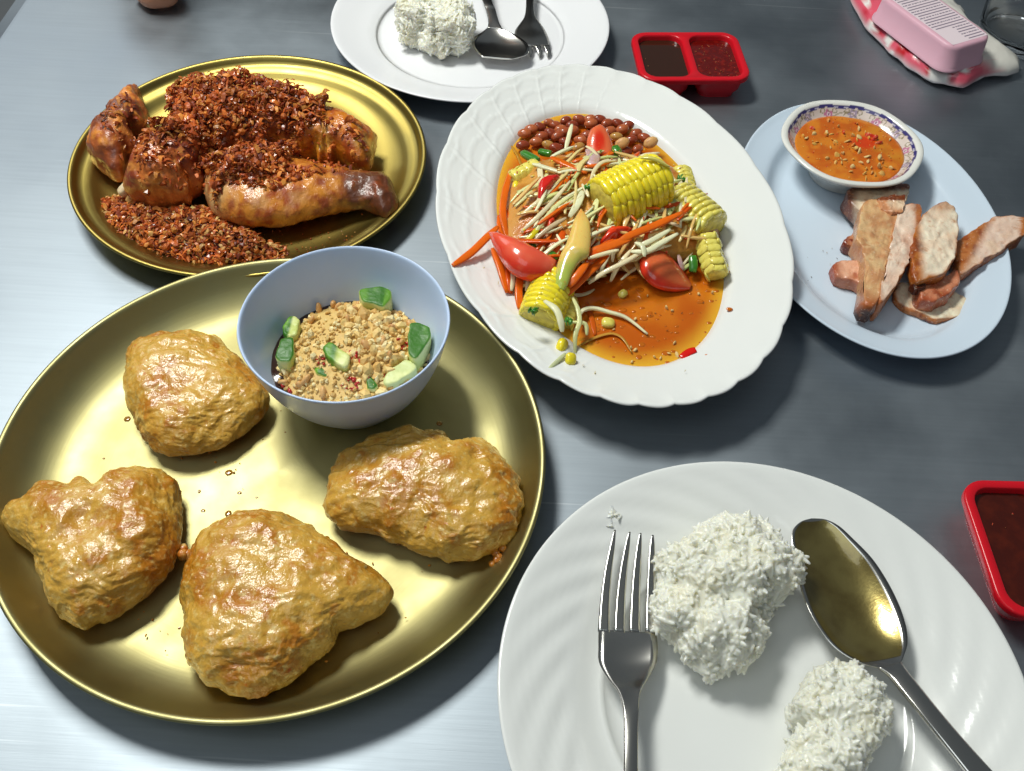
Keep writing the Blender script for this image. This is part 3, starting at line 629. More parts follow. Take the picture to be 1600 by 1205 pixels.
for x, y in scatter(fw.tolist(), 4600):
    p, nn = drop(bvf, x, y)
    if p is None: continue
    p = p + [0, 0, .35 * max(0, float(vnoise(np.array([x * 1.3, y * 1.3, 0]), 15)))]
    c = rnd.choice(ccol); g = rnd.uniform(.8, 1.35) * (1 + .25 * float(vnoise(np.array([x, y, 3]), 8))); c = tuple(min(1, q * g) for q in c)
    r = rnd.choice([.035, .045, .055, .07, .09, .12, .18, .3])
    if rnd.random() < .3: flake(mb, p + [0, 0, r], rnd.uniform(.22, .7), c)
    else: crumb(mb, p + [0, 0, rnd.uniform(0, .25)], r, c)
for x, y in [(rnd.gauss(-19.6, 5.5), rnd.gauss(47.6, 1.4)) for _ in range(240)]:
    if math.hypot(x + 20.3, y - 56.1) < 11.4 and math.hypot(x + 13.28, y - 29.56) > 15.8: crumb(mb, np.array([x, y, .36 + .9 * max(0, (math.hypot(x + 20.3, y - 56.1) - 9.2)) / 2.6]), rnd.choice([.03, .05, .08]), rnd.choice(ccol))
tag(mb.build('fried_garlic', M['crispy'], smooth=False), 'loose pile of crispy fried garlic crumbs spilling at the front left of the golden plate', 'fried garlic', kind='stuff')
bvc = bvh_of(*[CUT[k] for k in ckeys])
heap_polys = [([(232, 205), (222, 175), (252, 150), (262, 122), (300, 115), (345, 125), (385, 122), (430, 135), (470, 142), (515, 160), (500, 185), (470, 200), (450, 235), (440, 262), (400, 268), (350, 262), (330, 290), (345, 300), (325, 300), (325, 255), (300, 222), (270, 225), (245, 215)], 4.4, 6500, .8),
              ([(215, 215), (330, 225), (300, 300), (240, 310), (215, 280)], 4.0, 500, .05), ([(450, 200), (560, 190), (585, 240), (500, 262)], 3.8, 260, 0.02), ([(340, 285), (440, 258), (500, 268), (420, 300)], 3.4, 320, .05), ([(150, 190), (200, 150), (235, 200), (200, 250)], 4, 140, 0)]
mb = MB()
hp = at(densify(heap_polys[0][0]), 4.6)[:, :2][::-1]
for (pol, zz, n_, pile) in heap_polys:
    wp = at(pol, zz)[:, :2].tolist()
    for x, y in scatter(wp, n_):
        p, nn = drop(bvc, x, y)
        if p is None: continue
        k = pile * (1 + .6 * float(vnoise(np.array([x * .7, y * .7, 0]), 5)))
        c = rnd.choice(ccol[:7] if pile else ccol); g = rnd.uniform(.8, 1.35) * (1 + .25 * float(vnoise(np.array([x * 1.1, y * 1.1, 3]), 8))); c = tuple(min(1, q * g) for q in c)
        r = rnd.choice([.04, .05, .06, .08, .1, .13, .18, .3]) if pile else rnd.choice([.04, .06, .1])
        if rnd.random() < .3: flake(mb, p + [0, 0, rnd.uniform(0, k) + r], rnd.uniform(.22, .75), c)
        else: crumb(mb, p + [0, 0, rnd.uniform(0, max(k, .02))], r, c)
tag(mb.build('fried_garlic', M['crispy'], smooth=False), 'thick topping of crispy red-brown fried garlic heaped over the chicken', 'fried garlic', kind='stuff')

# ------------------------------------------------------------------ rice
M['rice'] = pbr('cooked_rice', (.78, .775, .68), .26, sss=.9, sssr=(1, .9, .65), nc=(.7, (.76, .73, .58), .5, .75))
def add_translucent(m, c, f):
    nt = m.node_tree; N = nt.nodes; L = nt.links; t = N.new('ShaderNodeBsdfTranslucent'); t.inputs[0].default_value = (*c, 1); x = N.new('ShaderNodeMixShader'); x.inputs[0].default_value = f
    out = [q for q in N if q.type == 'OUTPUT_MATERIAL'][0]; L.new(N['Principled BSDF'].outputs[0], x.inputs[1]); L.new(t.outputs[0], x.inputs[2]); L.new(x.outputs[0], out.inputs[0])
CAPS = capsule()
def rice(px, z0, h, ngr, label, seed, gl=.5, flat=.55, hm=None, vox=.038):
    def disp(P): return .50 * fbm(P * .75, 2, seed) + .30 * ridged(P * .9, 2, seed + 3)
    o = pillow('rice_portion', px, z0, h, M['rice'], None, m=36, n=80, flat=flat, mid=.42, disp=disp, hmod=hm, fit=5)
    V, F = CUT[o.name]; bpy.data.objects.remove(o); mb = MB(); mb.add(V, F)
    Fn = np.array(F); A = V[Fn]; nrm = np.cross(A[:, 1] - A[:, 0], A[:, 2] - A[:, 0]) + np.cross(A[:, 2] - A[:, 0], A[:, 3] - A[:, 0]); ar = np.linalg.norm(nrm, axis=1); nrm /= ar[:, None] + 1e-12
    ok = np.where((nrm[:, 2] > -.25) & (ar > 1e-6))[0]; pr = ar[ok] / ar[ok].sum(); rs = np.random.RandomState(seed)
    for k in rs.choice(ok, int(ngr * 1.35), p=pr):
        w4 = rs.dirichlet([1, 1, 1, 1]); p = (A[k] * w4[:, None]).sum(0); nn = nrm[k]
        d = rs.normal(size=3); d -= nn * d.dot(nn) * rs.uniform(.7, 1.05); d /= np.linalg.norm(d); s = np.cross(d, rs.normal(size=3)); s /= np.linalg.norm(s); u = np.cross(d, s)
        L = gl * rs.uniform(.75, 1.2); r = gl * rs.uniform(.25, .31)
        v = CAPS[0] * np.array([L, r, r]); v[:, 1] += .25 * r * (CAPS[0][:, 0] ** 2) * 2
        mb.add(v @ np.stack([d, s, u]) + p + nn * (rs.uniform(-.08, .07) + (.12 if rs.rand() < .10 else 0)), CAPS[1])
    o = mb.build('rice_portion', M['rice'], usecol=False); md = o.modifiers.new('merge', 'REMESH'); md.mode = 'VOXEL'; md.voxel_size = vox * S; md.use_smooth_shade = True; m3 = o.modifiers.new('soften', 'SMOOTH'); m3.factor = .5; m3.iterations = 2
    return tag(o, label, 'rice')
rice([(1018, 945), (1030, 905), (1022, 880), (1040, 865), (1075, 845), (1110, 815), (1150, 806), (1190, 815), (1212, 840), (1240, 862), (1256, 880), (1248, 915), (1225, 935), (1200, 960), (1195, 1000), (1165, 1040), (1105, 1060), (1075, 1035), (1060, 1010), (1030, 985)], .4, 3.6, 2300, 'large crumbly white rice clump between fork and spoon', 11)
rice([(1212, 1230), (1225, 1185), (1245, 1150), (1238, 1110), (1262, 1060), (1300, 1038), (1340, 1045), (1370, 1070), (1390, 1110), (1380, 1150), (1350, 1175), (1350, 1215), (1330, 1250), (1270, 1270), (1225, 1260)], .4, 2.8, 2000, 'smaller white rice clump below the spoon at the lower photo edge', 12)
rice([(932, 800), (945, 795), (962, 797), (966, 810), (955, 822), (940, 820), (932, 812)], 1.35, .5, 14, 'tiny stray crumb of rice just above the fork tines', 13, gl=.3)
rice([(618, 25), (622, -8), (660, -16), (700, 0), (735, 12), (743, 35), (736, 70), (715, 88), (690, 92), (655, 80), (625, 62)], .5, 3.4, 1500, 'compact block of rice on the far white plate', 14, flat=.32, gl=.36)

# ------------------------------------------------------------------ cutlery
def PX(x, y, z): return list(at1(x, y, z))
def st(l, r, z, sag, th=.16): return PX(l[0], l[1], z) + PX(r[0], r[1], z) + [sag, th]
# near fork
fk = thing('fork', 'steel fork standing upright in view at the left of the near dinner plate', 'fork', at1(985, 1080, 1.9))
z = 1.95
V, F = loft([st((935, 984), (1026, 989), z - .25, .0), st((935, 1010), (1028, 1012), z - .3, .12), st((936, 1035), (1026, 1035), z - .25, .16), st((950, 1060), (1015, 1058), z, .12), st((966, 1080), (1002, 1080), z + .3, .05, .24), st((974, 1110), (998, 1110), z + .55, -.02, .3), st((975, 1160), (997, 1160), z + .7, -.05, .3), st((974, 1220), (998, 1220), z + .65, -.05, .28), st((968, 1330), (1006, 1330), z + .4, -.04, .25), st((962, 1460), (1014, 1460), z + .2, -.04, .22), st((972, 1500), (1004, 1500), z + .2, -.02, .2)], 6)
mk('handle', V, F, M['steel'], fk)
for (tip, l0, r0) in [((961, 828), 934, 953), ((984, 831), 959, 977), ((1001, 833), 983, 1001), ((1020, 836), 1008, 1026)]:
    cr_ = (l0 + r0) / 2; cc_ = lambda k: cr_ + (tip[0] - cr_) * k
    V, F = loft([st((l0, 986), (r0, 988), z - .25, .0), st((cc_(.12) - 8, 940), (cc_(.12) + 7.5, 940), z - .12, .0), st((cc_(.38) - 6.5, 895), (cc_(.38) + 6, 895), z + .08, 0, .15), st((cc_(.75) - 4.5, 855), (cc_(.75) + 4, 855), z + .28, 0, .12), st((tip[0] - 1.4, tip[1]), (tip[0] + 1.4, tip[1]), z + .38, 0, .06)], 6, 5)
    mk('tine', V, F, M['steel'], fk)
# near spoon
sp = thing('spoon', 'steel spoon with oily bowl lying on the right side of the near dinner plate', 'spoon', at1(1330, 930, 1.6))
zz = 2.15
sst = [st((1268, 810), (1272, 810), zz, .01), st((1252, 815), (1291, 812), zz, .12), st((1240, 826), (1311, 822), zz, .3), st((1236, 841), (1332, 841), zz, .5), st((1241, 876), (1363, 873), zz, .75), st((1250, 916), (1388, 911), zz, .9), st((1264, 955), (1406, 948), zz, .92), st((1286, 991), (1416, 980), zz, .78), st((1311, 1017), (1418, 1005), zz, .52), st((1343, 1035), (1413, 1023), zz + .05, .22), st((1373, 1043), (1409, 1034), zz + .1, .04, .24), st((1390, 1056), (1415, 1044), zz + .2, -.04, .3), st((1408, 1078), (1430, 1063), zz + .35, -.06, .32), st((1445, 1124), (1466, 1108), zz + .6, -.06, .3), st((1490, 1180), (1512, 1162), zz + .7, -.06, .28), st((1560, 1270), (1590, 1248), zz + .6, -.06, .26), st((1640, 1372), (1676, 1345), zz + .45, -.04, .24), st((1665, 1390), (1680, 1378), zz + .45, -.02, .2)]
V, F = loft(sst[:11], 6, 17); mk('spoon_bowl', V, F, M['steel'], sp)
V, F = loft(sst[10:], 6, 9); mk('handle', V, F, M['steel'], sp)
M['oil'] = pbr('chilli_oil', (.85, .62, .10), .05, trans=1, ior=1.46, nc=(2.0, (.65, .42, .03), .4, .7))
# oil film just above the bowl's inner surface; its tint also paints a warm reflection
Q = catmull(sst[1:10], 6); V = []
tt = np.linspace(-.86, .86, 17)
for q in Q:
    Lp, Rp = q[:3], q[3:6]; mid_ = (Lp + Rp) / 2; hw = (Rp - Lp) / 2
    V += [mid_ + hw * a - np.array([0, 0, q[6] * (1 - a * a) - .012 - .0 * a]) for a in tt]
V = np.array(V); n0 = len(V); V2 = V.copy(); V2[:, 2] -= .006
oil = mk('oil_reflection_film', V, grid_faces(len(Q), 17, wrap=False), pbr('oil_reflection_tint', lin(146, 132, 78), .2, metal=.75, nc=(.6, lin(120, 104, 56), .4, .65, 4), bumps=[(5, .004)], coat=1, coatr=.03), sp)
# far spoon and fork
sp2 = thing('spoon', 'small steel spoon resting over the fork on the far plate', 'spoon', at1(780, 70, 2))
z = 1.7
tt2 = [st((752, 88), (800, 92), z - .1, .0), st((741, 76), (821, 86), z - .05, .3), st((737, 66), (827, 77), z, .45), st((741, 58), (822, 66), z, .42), st((752, 51), (806, 55), z + .02, .26), st((762, 43), (785, 45), z + .1, .04, .22), st((763, 32), (779, 33), z + .25, -.03, .26), st((759, 15), (774, 15), z + .5, -.04, .26), st((754, 0), (768, 0), z + .7, -.04, .26), st((738, -50), (757, -50), z + .9, -.04, .24), st((722, -95), (743, -97), z + .8, -.03, .2)]
V, F = loft(tt2[:6], 6, 15); mk('spoon_bowl', V, F, M['steel'], sp2)
V, F = loft(tt2[5:], 6, 9); mk('handle', V, F, M['steel'], sp2)
fk2 = thing('fork', 'steel fork lying face down beside the spoon on the far plate', 'fork', at1(828, 50, 2))
z = 1.25
V, F = loft([st((811, 72), (858, 70), z - .1, -.08), st((804, 60), (857, 60), z, -.12), st((805, 48), (852, 48), z + .1, -.12), st((813, 36), (844, 36), z + .25, -.1, .2), st((820, 24), (836, 24), z + .4, -.05, .24), st((822, 0), (834, 0), z + .6, -.04, .26), st((820, -45), (836, -45), z + .8, -.04, .22), st((816, -90), (838, -90), z + .8, -.04, .2)], 6)
mk('handle', V, F, M['steel'], fk2)
for l0, r0, tx in [(811, 820, 812), (823, 832, 829), (835, 844, 844), (849, 858, 857)]:
    V, F = loft([st((l0, 71), (r0, 70), z - .1, 0, .15), st((tx - 4, 81), (tx + 3.5, 81), z - .3, 0, .14), st((tx - 1.5, 91), (tx + 1.5, 91), z - .6, 0, .08)], 5, 5); mk('tine', V, F, M['steel'], fk2)

# ------------------------------------------------------------------ papaya salad
ZB = 1.72
def cf_broth(V):
    ca, sa = math.cos(-PANG), math.sin(-PANG); x = V[:, 0] - PC[0]; y = V[:, 1] - PC[1]; X = x * ca - y * sa; Y = x * sa + y * ca
    d = np.sqrt((X / 13.4) ** 2 + (Y / 7.95) ** 2); c = mixc(lin(192, 92, 16), lin(208, 116, 26), sstep(-.3, .6, fbm(V * .45, 3, 2)))
    return mixc(c, lin(230, 176, 50), sstep(.84, 1.0, d))
M['broth'] = pbr('orange_broth', (.5, .2, .02), .07, attr=True, coat=.4, coatr=.03, sss=.2, sssr=(1, .4, .1), bumps=[(.8, .006)])
disc('salad_broth', PC, 13.33, 7.98, PANG, ZB, M['broth'], 'pool of clear orange dressing filling the well of the oval platter', 'dressing', colf=cf_broth, n=160, m=40)
def U(x, y): return (740 + x / 3.902, 160 + y / 3.902)
def Lw(x, y): return (740 + x / 3.902, 360 + y / 3.902)
# tangled base of the heap
M['tangle'] = pbr('dressed_papaya_tangle', (.5, .35, .1), .3, attr=True, bumps=[(2.5, .1), (6, .04)], coat=.3)
hp_px = [(790, 290), (800, 268), (830, 252), (880, 240), (950, 236), (1020, 244), (1065, 262), (1095, 300), (1120, 345), (1128, 385), (1105, 410), (1040, 425), (960, 425), (915, 440), (880, 470), (840, 465), (800, 440), (780, 400), (778, 340)]
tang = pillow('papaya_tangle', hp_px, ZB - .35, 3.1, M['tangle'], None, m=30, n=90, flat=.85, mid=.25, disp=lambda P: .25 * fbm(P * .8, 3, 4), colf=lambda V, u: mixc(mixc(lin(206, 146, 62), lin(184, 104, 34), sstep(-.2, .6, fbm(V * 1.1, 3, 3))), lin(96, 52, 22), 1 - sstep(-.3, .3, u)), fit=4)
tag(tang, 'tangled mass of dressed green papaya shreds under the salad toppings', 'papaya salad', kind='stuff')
tv, tf = CUT[tang.name]; bvt = bvh_of((tv, tf))
M['papaya'] = pbr('green_papaya', (.6, .6, .3), .25, attr=True, coat=.4, bumps=[(4, .02)])
_tr(M['papaya'], .15)
M['carrot'] = pbr('carrot', (.8, .2, .01), .28, attr=True, coat=.35, bumps=[(4, .02)])
_tr(M['carrot'], .2)
def stick(name, pts, zs, wd, th, mat, c, label, cat, group=None, taper=.6, twist=0):
    P = [at1(p[0], p[1], zq) for p, zq in zip(pts, zs)]
    V, F = strip(P, wd, th, 5, taper, twist)
    cc = np.array(c) * (1 + .12 * fbm(V * 1.0, 2, int(V[0, 0] * 10) % 50))[:, None]
    return tag(mk(name, V, F, mat, None, np.clip(cc, 0, 1)), label, cat, group)
OR1, OR2 = lin(240, 112, 18), lin(228, 90, 14)
def carrot(pts, zs, label, wd=.42, th=.22, c=OR1, taper=.5, twist=.4): return stick('carrot_strip', pts, zs, wd, th, M['carrot'], c, label, 'carrot', 'carrot strips in the salad', taper, twist)
carrot([U(228, 410), U(190, 560), U(178, 680), U(205, 830)], [3.2, 3.4, 3.4, 3.2], 'long bowed carrot strip standing along the left edge of the salad', .48)
carrot([U(205, 650), U(235, 760), U(252, 860)], [3.0, 3.1, 3.0], 'short carrot strip tucked behind the long bowed one at the left', .42)
carrot([(778, 354), (760, 372), (735, 396), (707, 415)], [3.4, 3.4, 3.4, 3.5], 'carrot strip jutting out over the left rim of the platter', .5)
carrot([U(470, 335), U(580, 385), U(690, 432)], [4.6, 4.7, 4.7], 'flat carrot strip pointing at the tip of the big corn piece', .55)
carrot([U(600, 365), U(660, 350), U(690, 380)], [4.5, 4.6, 4.5], 'small carrot curl beside the upright tomato wedge', .35)
carrot([U(590, 430), U(560, 480), U(535, 510)], [4.5, 4.5, 4.4], 'short carrot bit left of the big corn piece', .4)
carrot([U(1280, 668), U(1120, 745), U(960, 810), U(860, 870)], [4.8, 4.9, 4.8, 4.6], 'longest carrot strip reaching from under the corn to the right', .5)
carrot([U(960, 830), U(820, 880), Lw(670, 150)], [4.7, 4.6, 4.4], 'broad carrot strip crossing the middle of the salad', .6)
carrot([Lw(820, 150), Lw(700, 260), Lw(555, 405)], [4.0, 3.9, 3.4], 'pointed carrot strip running down towards the lower corn', .5)
carrot([Lw(700, 190), Lw(630, 280), Lw(580, 345)], [4.4, 4.2, 3.8], 'carrot strip lying parallel above the pointed one', .5)
carrot([Lw(860, 60), Lw(780, 110), Lw(690, 200)], [4.6, 4.5, 4.4], 'carrot strip bridging the gap below the big corn', .5, c=OR2)
carrot([Lw(548, 5), Lw(525, 80), Lw(500, 160)], [4.4, 4.3, 4.1], 'stubby carrot strip between the red wedge and the green tomato wedge', .55, c=OR2)
carrot([Lw(115, 110), Lw(160, 220), Lw(205, 380)], [3.2, 3.1, 2.7], 'carrot strip under the large red tomato wedge at the left', .5)
carrot([Lw(200, 200), Lw(215, 300), Lw(228, 385)], [2.9, 2.9, 2.6], 'dark orange carrot strip beside the left tomato wedge', .4, c=OR2)
carrot([Lw(290, 245), Lw(275, 360), Lw(280, 480)], [3.1, 3.0, 2.7], 'carrot strip just left of the lower corn piece', .5)
carrot([U(270, 590), U(330, 540), U(390, 520)], [3.7, 3.8, 3.9], 'pale orange carrot shred at the upper left of the heap', .4, c=lin(226, 140, 60))
carrot([U(150, 690), U(160, 780), U(200, 860)], [2.8, 2.9, 2.9], 'thin carrot strip along the outer left of the heap', .3)
carrot([Lw(690, 440), Lw(720, 540), Lw(742, 640)], [1.83, 1.83, 1.8], 'carrot strip half sunk in the orange dressing', .35, th=.1, c=lin(214, 96, 16))
PG1, PG2, PG3 = lin(250, 248, 206), lin(234, 234, 168), lin(246, 232, 188)
def pap_s(pts, zs, label, wd=.3, th=.2, c=PG1, taper=.5, grp=None): return stick('papaya_strip', pts, zs, wd, th, M['papaya'], c, label, 'papaya', grp or 'papaya strips in the salad', taper, .5)
pap_s([U(600, 135), U(580, 210), U(560, 290)], [4.4, 4.3, 4.0], 'pale papaya strip standing up among the peanuts', .32)
pap_s([U(470, 335), U(540, 300), U(610, 270)], [4.5, 4.6, 4.6], 'papaya strip lying below the peanuts left of the upright tomato wedge')
pap_s([U(360, 375), U(460, 405), U(585, 445)], [4.3, 4.5, 4.6], 'broad papaya strip at the upper left of the heap', .38)
pap_s([U(870, 355), U(790, 365), U(740, 410), U(712, 480)], [4.9, 5.0, 4.9, 4.7], 'curled papaya strip arching left of the big corn piece', .28, c=PG3)
pap_s([U(665, 540), U(640, 610), U(585, 700)], [4.9, 4.9, 4.8], 'thick papaya strip hanging from the tip of the corn', .48)
pap_s([U(590, 480), U(480, 610), U(380, 710), U(290, 790)], [4.9, 4.9, 4.7, 4.2], 'long pinkish papaya strip sloping down to the left', .3, c=PG3)
pap_s([U(640, 545), U(520, 620), U(430, 720), U(340, 850)], [4.9, 4.9, 4.7, 4.2], 'yellowish papaya strip sloping beside the pink one', .3, c=PG2)
pap_s([U(520, 485), U(400, 600), U(290, 690)], [4.7, 4.6, 4.1], 'papaya strip outermost on the left slope of the heap', .28, c=PG3)
pap_s([U(565, 705), U(470, 760), U(370, 840)], [4.8, 4.7, 4.3], 'papaya strip above the large red tomato wedge', .3, c=lin(214, 190, 150))
pap_s([U(400, 760), U(360, 810), U(310, 860)], [4.5, 4.4, 4.1], 'bright yellow papaya rind strip above the left tomato wedge', .35, c=lin(222, 206, 30))
pap_s([U(1100, 620), U(1150, 650), U(1205, 685)], [4.2, 4.2, 4.0], 'short papaya strip right under the big corn piece')
pap_s([U(1272, 520), U(1262, 640), U(1262, 760)], [4.2, 4.3, 4.1], 'thin papaya strip draped over the right corn piece', .22)
pap_s([U(1020, 338), U(1100, 345), U(1195, 395)], [7.0, 7.1, 6.7], 'papaya strip lying on top of the big corn piece', .3, c=lin(226, 216, 110))
pap_s([U(1245, 800), U(1140, 860), U(1060, 905), Lw(960, 130)], [4.9, 4.9, 4.8, 4.5], 'crisp white papaya strip at the right below the long carrot', .36)
pap_s([U(1200, 775), U(1090, 840), U(1000, 880)], [4.9, 4.9, 4.7], 'second crisp white papaya strip lying just above the first', .34)
pap_s([Lw(885, 120), Lw(790, 145), Lw(697, 172)], [4.7, 4.7, 4.6], 'papaya strip resting on the broad carrot strip', .26, c=PG3)
pap_s([Lw(1080, 95), Lw(930, 190), Lw(800, 255), Lw(700, 325)], [4.6, 4.3, 3.9, 3.2], 'long papaya strip crossing towards the open dressing', .3, c=PG3)
pap_s([Lw(960, 120), Lw(880, 220), Lw(835, 312)], [4.3, 3.8, 2.8], 'papaya strip dipping its end into the dressing', .3, c=PG3)
pap_s([Lw(985, 75), Lw(1030, 100), Lw(1042, 160)], [4.9, 5.0, 4.8], 'small forked papaya strip above the half sunk tomato', .36)
pap_s([Lw(432, 430), Lw(500, 480), Lw(530, 550), Lw(540, 620)], [4.5, 4.6, 4.4, 4.0], 'curved papaya strip on top of the lower corn piece', .42)
pap_s([Lw(600, 405), Lw(635, 480), Lw(645, 560), Lw(620, 640), Lw(620, 760)], [3.2, 3.2, 3.0, 2.8, 2.3], 'long wavy papaya strip right of the lower corn piece', .3, c=PG2)
pap_s([Lw(635, 545), Lw(665, 490), Lw(730, 475), Lw(830, 500), Lw(935, 535), Lw(1060, 632)], [2.6, 2.4, 2.2, 2.0, 1.95, 1.9], 'looping papaya strip floating out over the orange dressing', .3)
pap_s([Lw(600, 560), Lw(680, 570), Lw(690, 640)], [2.9, 2.8, 2.4], 'hooked papaya strip at the lower corn piece', .24, c=PG2)
pap_s([Lw(560, 752), Lw(510, 800), Lw(450, 855)], [2.9, 3.0, 3.15], 'papaya strip lying on the white rim below the loose kernels', .26, c=lin(214, 220, 170))
pap_s([Lw(640, 705), Lw(740, 655), Lw(840, 630), Lw(910, 660), Lw(965, 745)], [1.86] * 5, 'thin curved papaya thread sunk in the dressing', .22, .08, c=lin(204, 150, 60))
pap_s([U(230, 265), U(270, 330), U(312, 440)], [1.86] * 3, 'papaya strip sunk in the dressing at the upper left', .22, .08, c=lin(200, 146, 50))
pap_s([Lw(235, 240), Lw(240, 300), Lw(230, 370)], [3.0, 3.0, 2.7], 'pale papaya strip between two carrots at lower left', .3)
rs = random.Random(5)
hpw = at(hp_px, 3.4)[:, :2]; hpw = (hpw.mean(0) + (hpw - hpw.mean(0)) * .84).tolist(); cx_, cy_ = 4.6, 53.0
n_ = 0
while n_ < 200:
    x, y = rs.uniform(min(p[0] for p in hpw), max(p[0] for p in hpw)), rs.uniform(min(p[1] for p in hpw), max(p[1] for p in hpw))
    if not in_poly(hpw, x, y): continue
    a = rs.gauss(.95, .55); L = rs.uniform(1.4, 3.6); d = np.array([math.cos(a), math.sin(a)]); pts = []
    bend = rs.uniform(-1.1, 1.1)
    for t in (-.5, -.17, .17, .5):
        q = np.array([x, y]) + d * L * t + np.array([-d[1], d[0]]) * bend * (.25 - t * t); p, nn = drop(bvt, q[0], q[1])
        z_ = p[2] if p is not None else ZB + .1
        pts.append([q[0], q[1], z_])
    pts = np.array(pts); zl = rs.uniform(.0, .75); pts[:, 2] = .5 * pts[:, 2] + .5 * pts[:, 2].max() + zl; pts[:, 2] = np.maximum(pts[:, 2] - .3 * abs(bend), ZB + .12)
    car = rs.random() < .17; wd_ = rs.choice([rs.uniform(.17, .28), rs.uniform(.24, .42)])
    V, F = strip(pts, wd_, .17, 4, .5, .5); c = rs.choice([OR1, OR2] if car else [PG1, PG2, PG3, lin(246, 224, 150), lin(240, 200, 124), lin(218, 224, 146)])
    cc = np.clip(np.array(c) * (1 + .12 * fbm(V, 2, n_))[:, None], 0, 1)
    o = mk('carrot_strip' if car else 'papaya_strip', V, F, M['carrot'] if car else M['papaya'], None, cc)
    q_ = topx(pts.mean(0))[0]; zo = ('upper ' if q_[1] < 290 else 'lower ' if q_[1] > 375 else 'middle ') + ('left' if q_[0] < 860 else 'right' if q_[0] > 985 else 'centre')
    if car: tag(o, f'small carrot shred in the {zo} of the papaya heap', 'carrot', f'small carrot shreds in the {zo} of the heap')
    else:
        hue = 'whitish' if c in (PG1,) else 'yellowish' if c in (PG2, lin(218, 224, 146)) else 'orange tinted' if c[2] < .25 else 'pinkish'
        tag(o, f'thin {hue} papaya shred in the {zo} of the salad heap', 'papaya', f'{hue} papaya shreds in the {zo} of the heap')
    n_ += 1
# tomato wedges
M['tomato'] = pbr('tomato', (.6, .05, .02), .2, attr=True, sss=.25, sssr=(1, .2, .1), coat=.5, coatr=.06, nc=(5, lin(226, 96, 40), .62, .85), bumps=[(1.5, .02)])
TR, TP = lin(228, 58, 36), lin(236, 104, 76)
def tomato(px, z0, h, label, cf=None, tilt=None, flat=.55):
    f = cf or (lambda V, u: mixc(TR, TP, sstep(.0, .7, fbm(V * .9, 2, 4)) * .7))
    return tag(pillow('tomato_wedge', px, z0, h, M['tomato'], None, m=26, n=64, flat=flat, mid=.45, colf=f, fit=4, tilt=tilt, disp=lambda P: .03 * fbm(P * 1.2, 2, 3)), label, 'tomato', 'tomato wedges in the salad')
def cf_up(V, u):
    s = topx(V); d = np.hypot((s[:, 0] - U(765, 235)[0]) / 9, (s[:, 1] - U(765, 235)[1]) / 17); return mixc(lin(214, 44, 18), lin(226, 110, 66), sstep(.6, 1.4, d))
def wedge(pairs, zc, hs, label, cf): return tag(tubeloft('tomato_wedge', pairs, zc, hs, M['tomato'], cf, 8, 24, lambda P: .02 * fbm(P, 2, 3)), label, 'tomato', 'tomato wedges in the salad')
wedge([(U(775, 140), U(765, 140)), (U(802, 160), U(722, 165)), (U(828, 210), U(697, 208)), (U(846, 265), U(688, 256)), (U(850, 330), U(692, 318))], [4.6, 4.5, 4.3, 4.1, 3.9], [.1, .25, .35, .35, .3], 'tomato wedge standing upright among the peanuts at the top', cf_up)
wedge([(Lw(1040, 116), Lw(1012, 150)), (Lw(1110, 112), Lw(1016, 240)), (Lw(1172, 142), Lw(1062, 308)), (Lw(1232, 202), Lw(1130, 350)), (Lw(1290, 272), Lw(1225, 368)), (Lw(1330, 332), Lw(1318, 360))], [2.9, 2.8, 2.6, 2.4, 2.1, 1.9], [.2, .55, .7, .65, .45, .1], 'tomato wedge half sunk in the dressing at the right', lambda V, u: mixc(mixc(TR, lin(206, 60, 26), sstep(-.2, .5, fbm(V, 2, 1))), lin(216, 140, 80), sstep(.6, .95, u) * .5))
wedge([(Lw(92, 14), Lw(97, 22)), (Lw(150, 28), Lw(118, 82)), (Lw(225, 58), Lw(165, 165)), (Lw(310, 96), Lw(225, 238)), (Lw(390, 138), Lw(310, 283)), (Lw(455, 170), Lw(400, 292)), (Lw(500, 192), Lw(475, 275)), (Lw(512, 205), Lw(508, 235))], [4.0, 4.1, 4.2, 4.2, 4.1, 4.0, 3.9, 3.8], [.1, .5, .8, 1.0, 1.0, .8, .5, .1], 'large glossy red tomato wedge at the left front of the heap', lambda V, u: mixc(mixc(TR, TP, sstep(0, .7, fbm(V * .9, 2, 4)) * .5), lin(236, 130, 96), sstep(.6, 1, u) * .35))
tomato([U(385, 590), U(390, 520), U(410, 470), U(460, 440), U(520, 445), U(540, 470), U(500, 520), U(450, 580), U(415, 620)], 4.0, 1.2, 'soft tomato piece with bright red core on the upper left slope', lambda V, u: mixc(lin(212, 36, 28), lin(220, 150, 110), sstep(.3, .8, fbm(V * .8, 2, 8) + .3)))
tomato([U(760, 860), U(820, 770), U(900, 755), U(975, 770), U(960, 810), U(880, 850), U(800, 880)], 3.6, 1.2, 'red tomato flesh peeking out under the big corn piece', lambda V, u: mixc(lin(216, 40, 12), lin(226, 60, 20), sstep(0, 1, u)))
def cf_grn(V, u):
    k = (V[:, 1] - V[:, 1].min()) / np.ptp(V[:, 1]); c = mixc(lin(176, 190, 84), lin(232, 196, 104), sstep(.1, .45, k + .12 * fbm(V, 2, 2))); return mixc(c, lin(226, 140, 66), sstep(.75, 1, k) * .6)
wedge([(U(650, 655), U(662, 657)), (U(612, 720), U(708, 735)), (U(585, 800), U(718, 850)), (U(555, 880), U(700, 935)), (Lw(528, 150), Lw(650, 190)), (Lw(505, 230), Lw(605, 260)), (Lw(494, 310), Lw(575, 330)), (Lw(500, 358), Lw(552, 364))], [5.0, 5.0, 4.9, 4.8, 4.6, 4.3, 4.1, 4.0], [.1, .3, .42, .5, .45, .4, .3, .1], 'long green and orange unripe tomato wedge in the centre front', cf_grn)
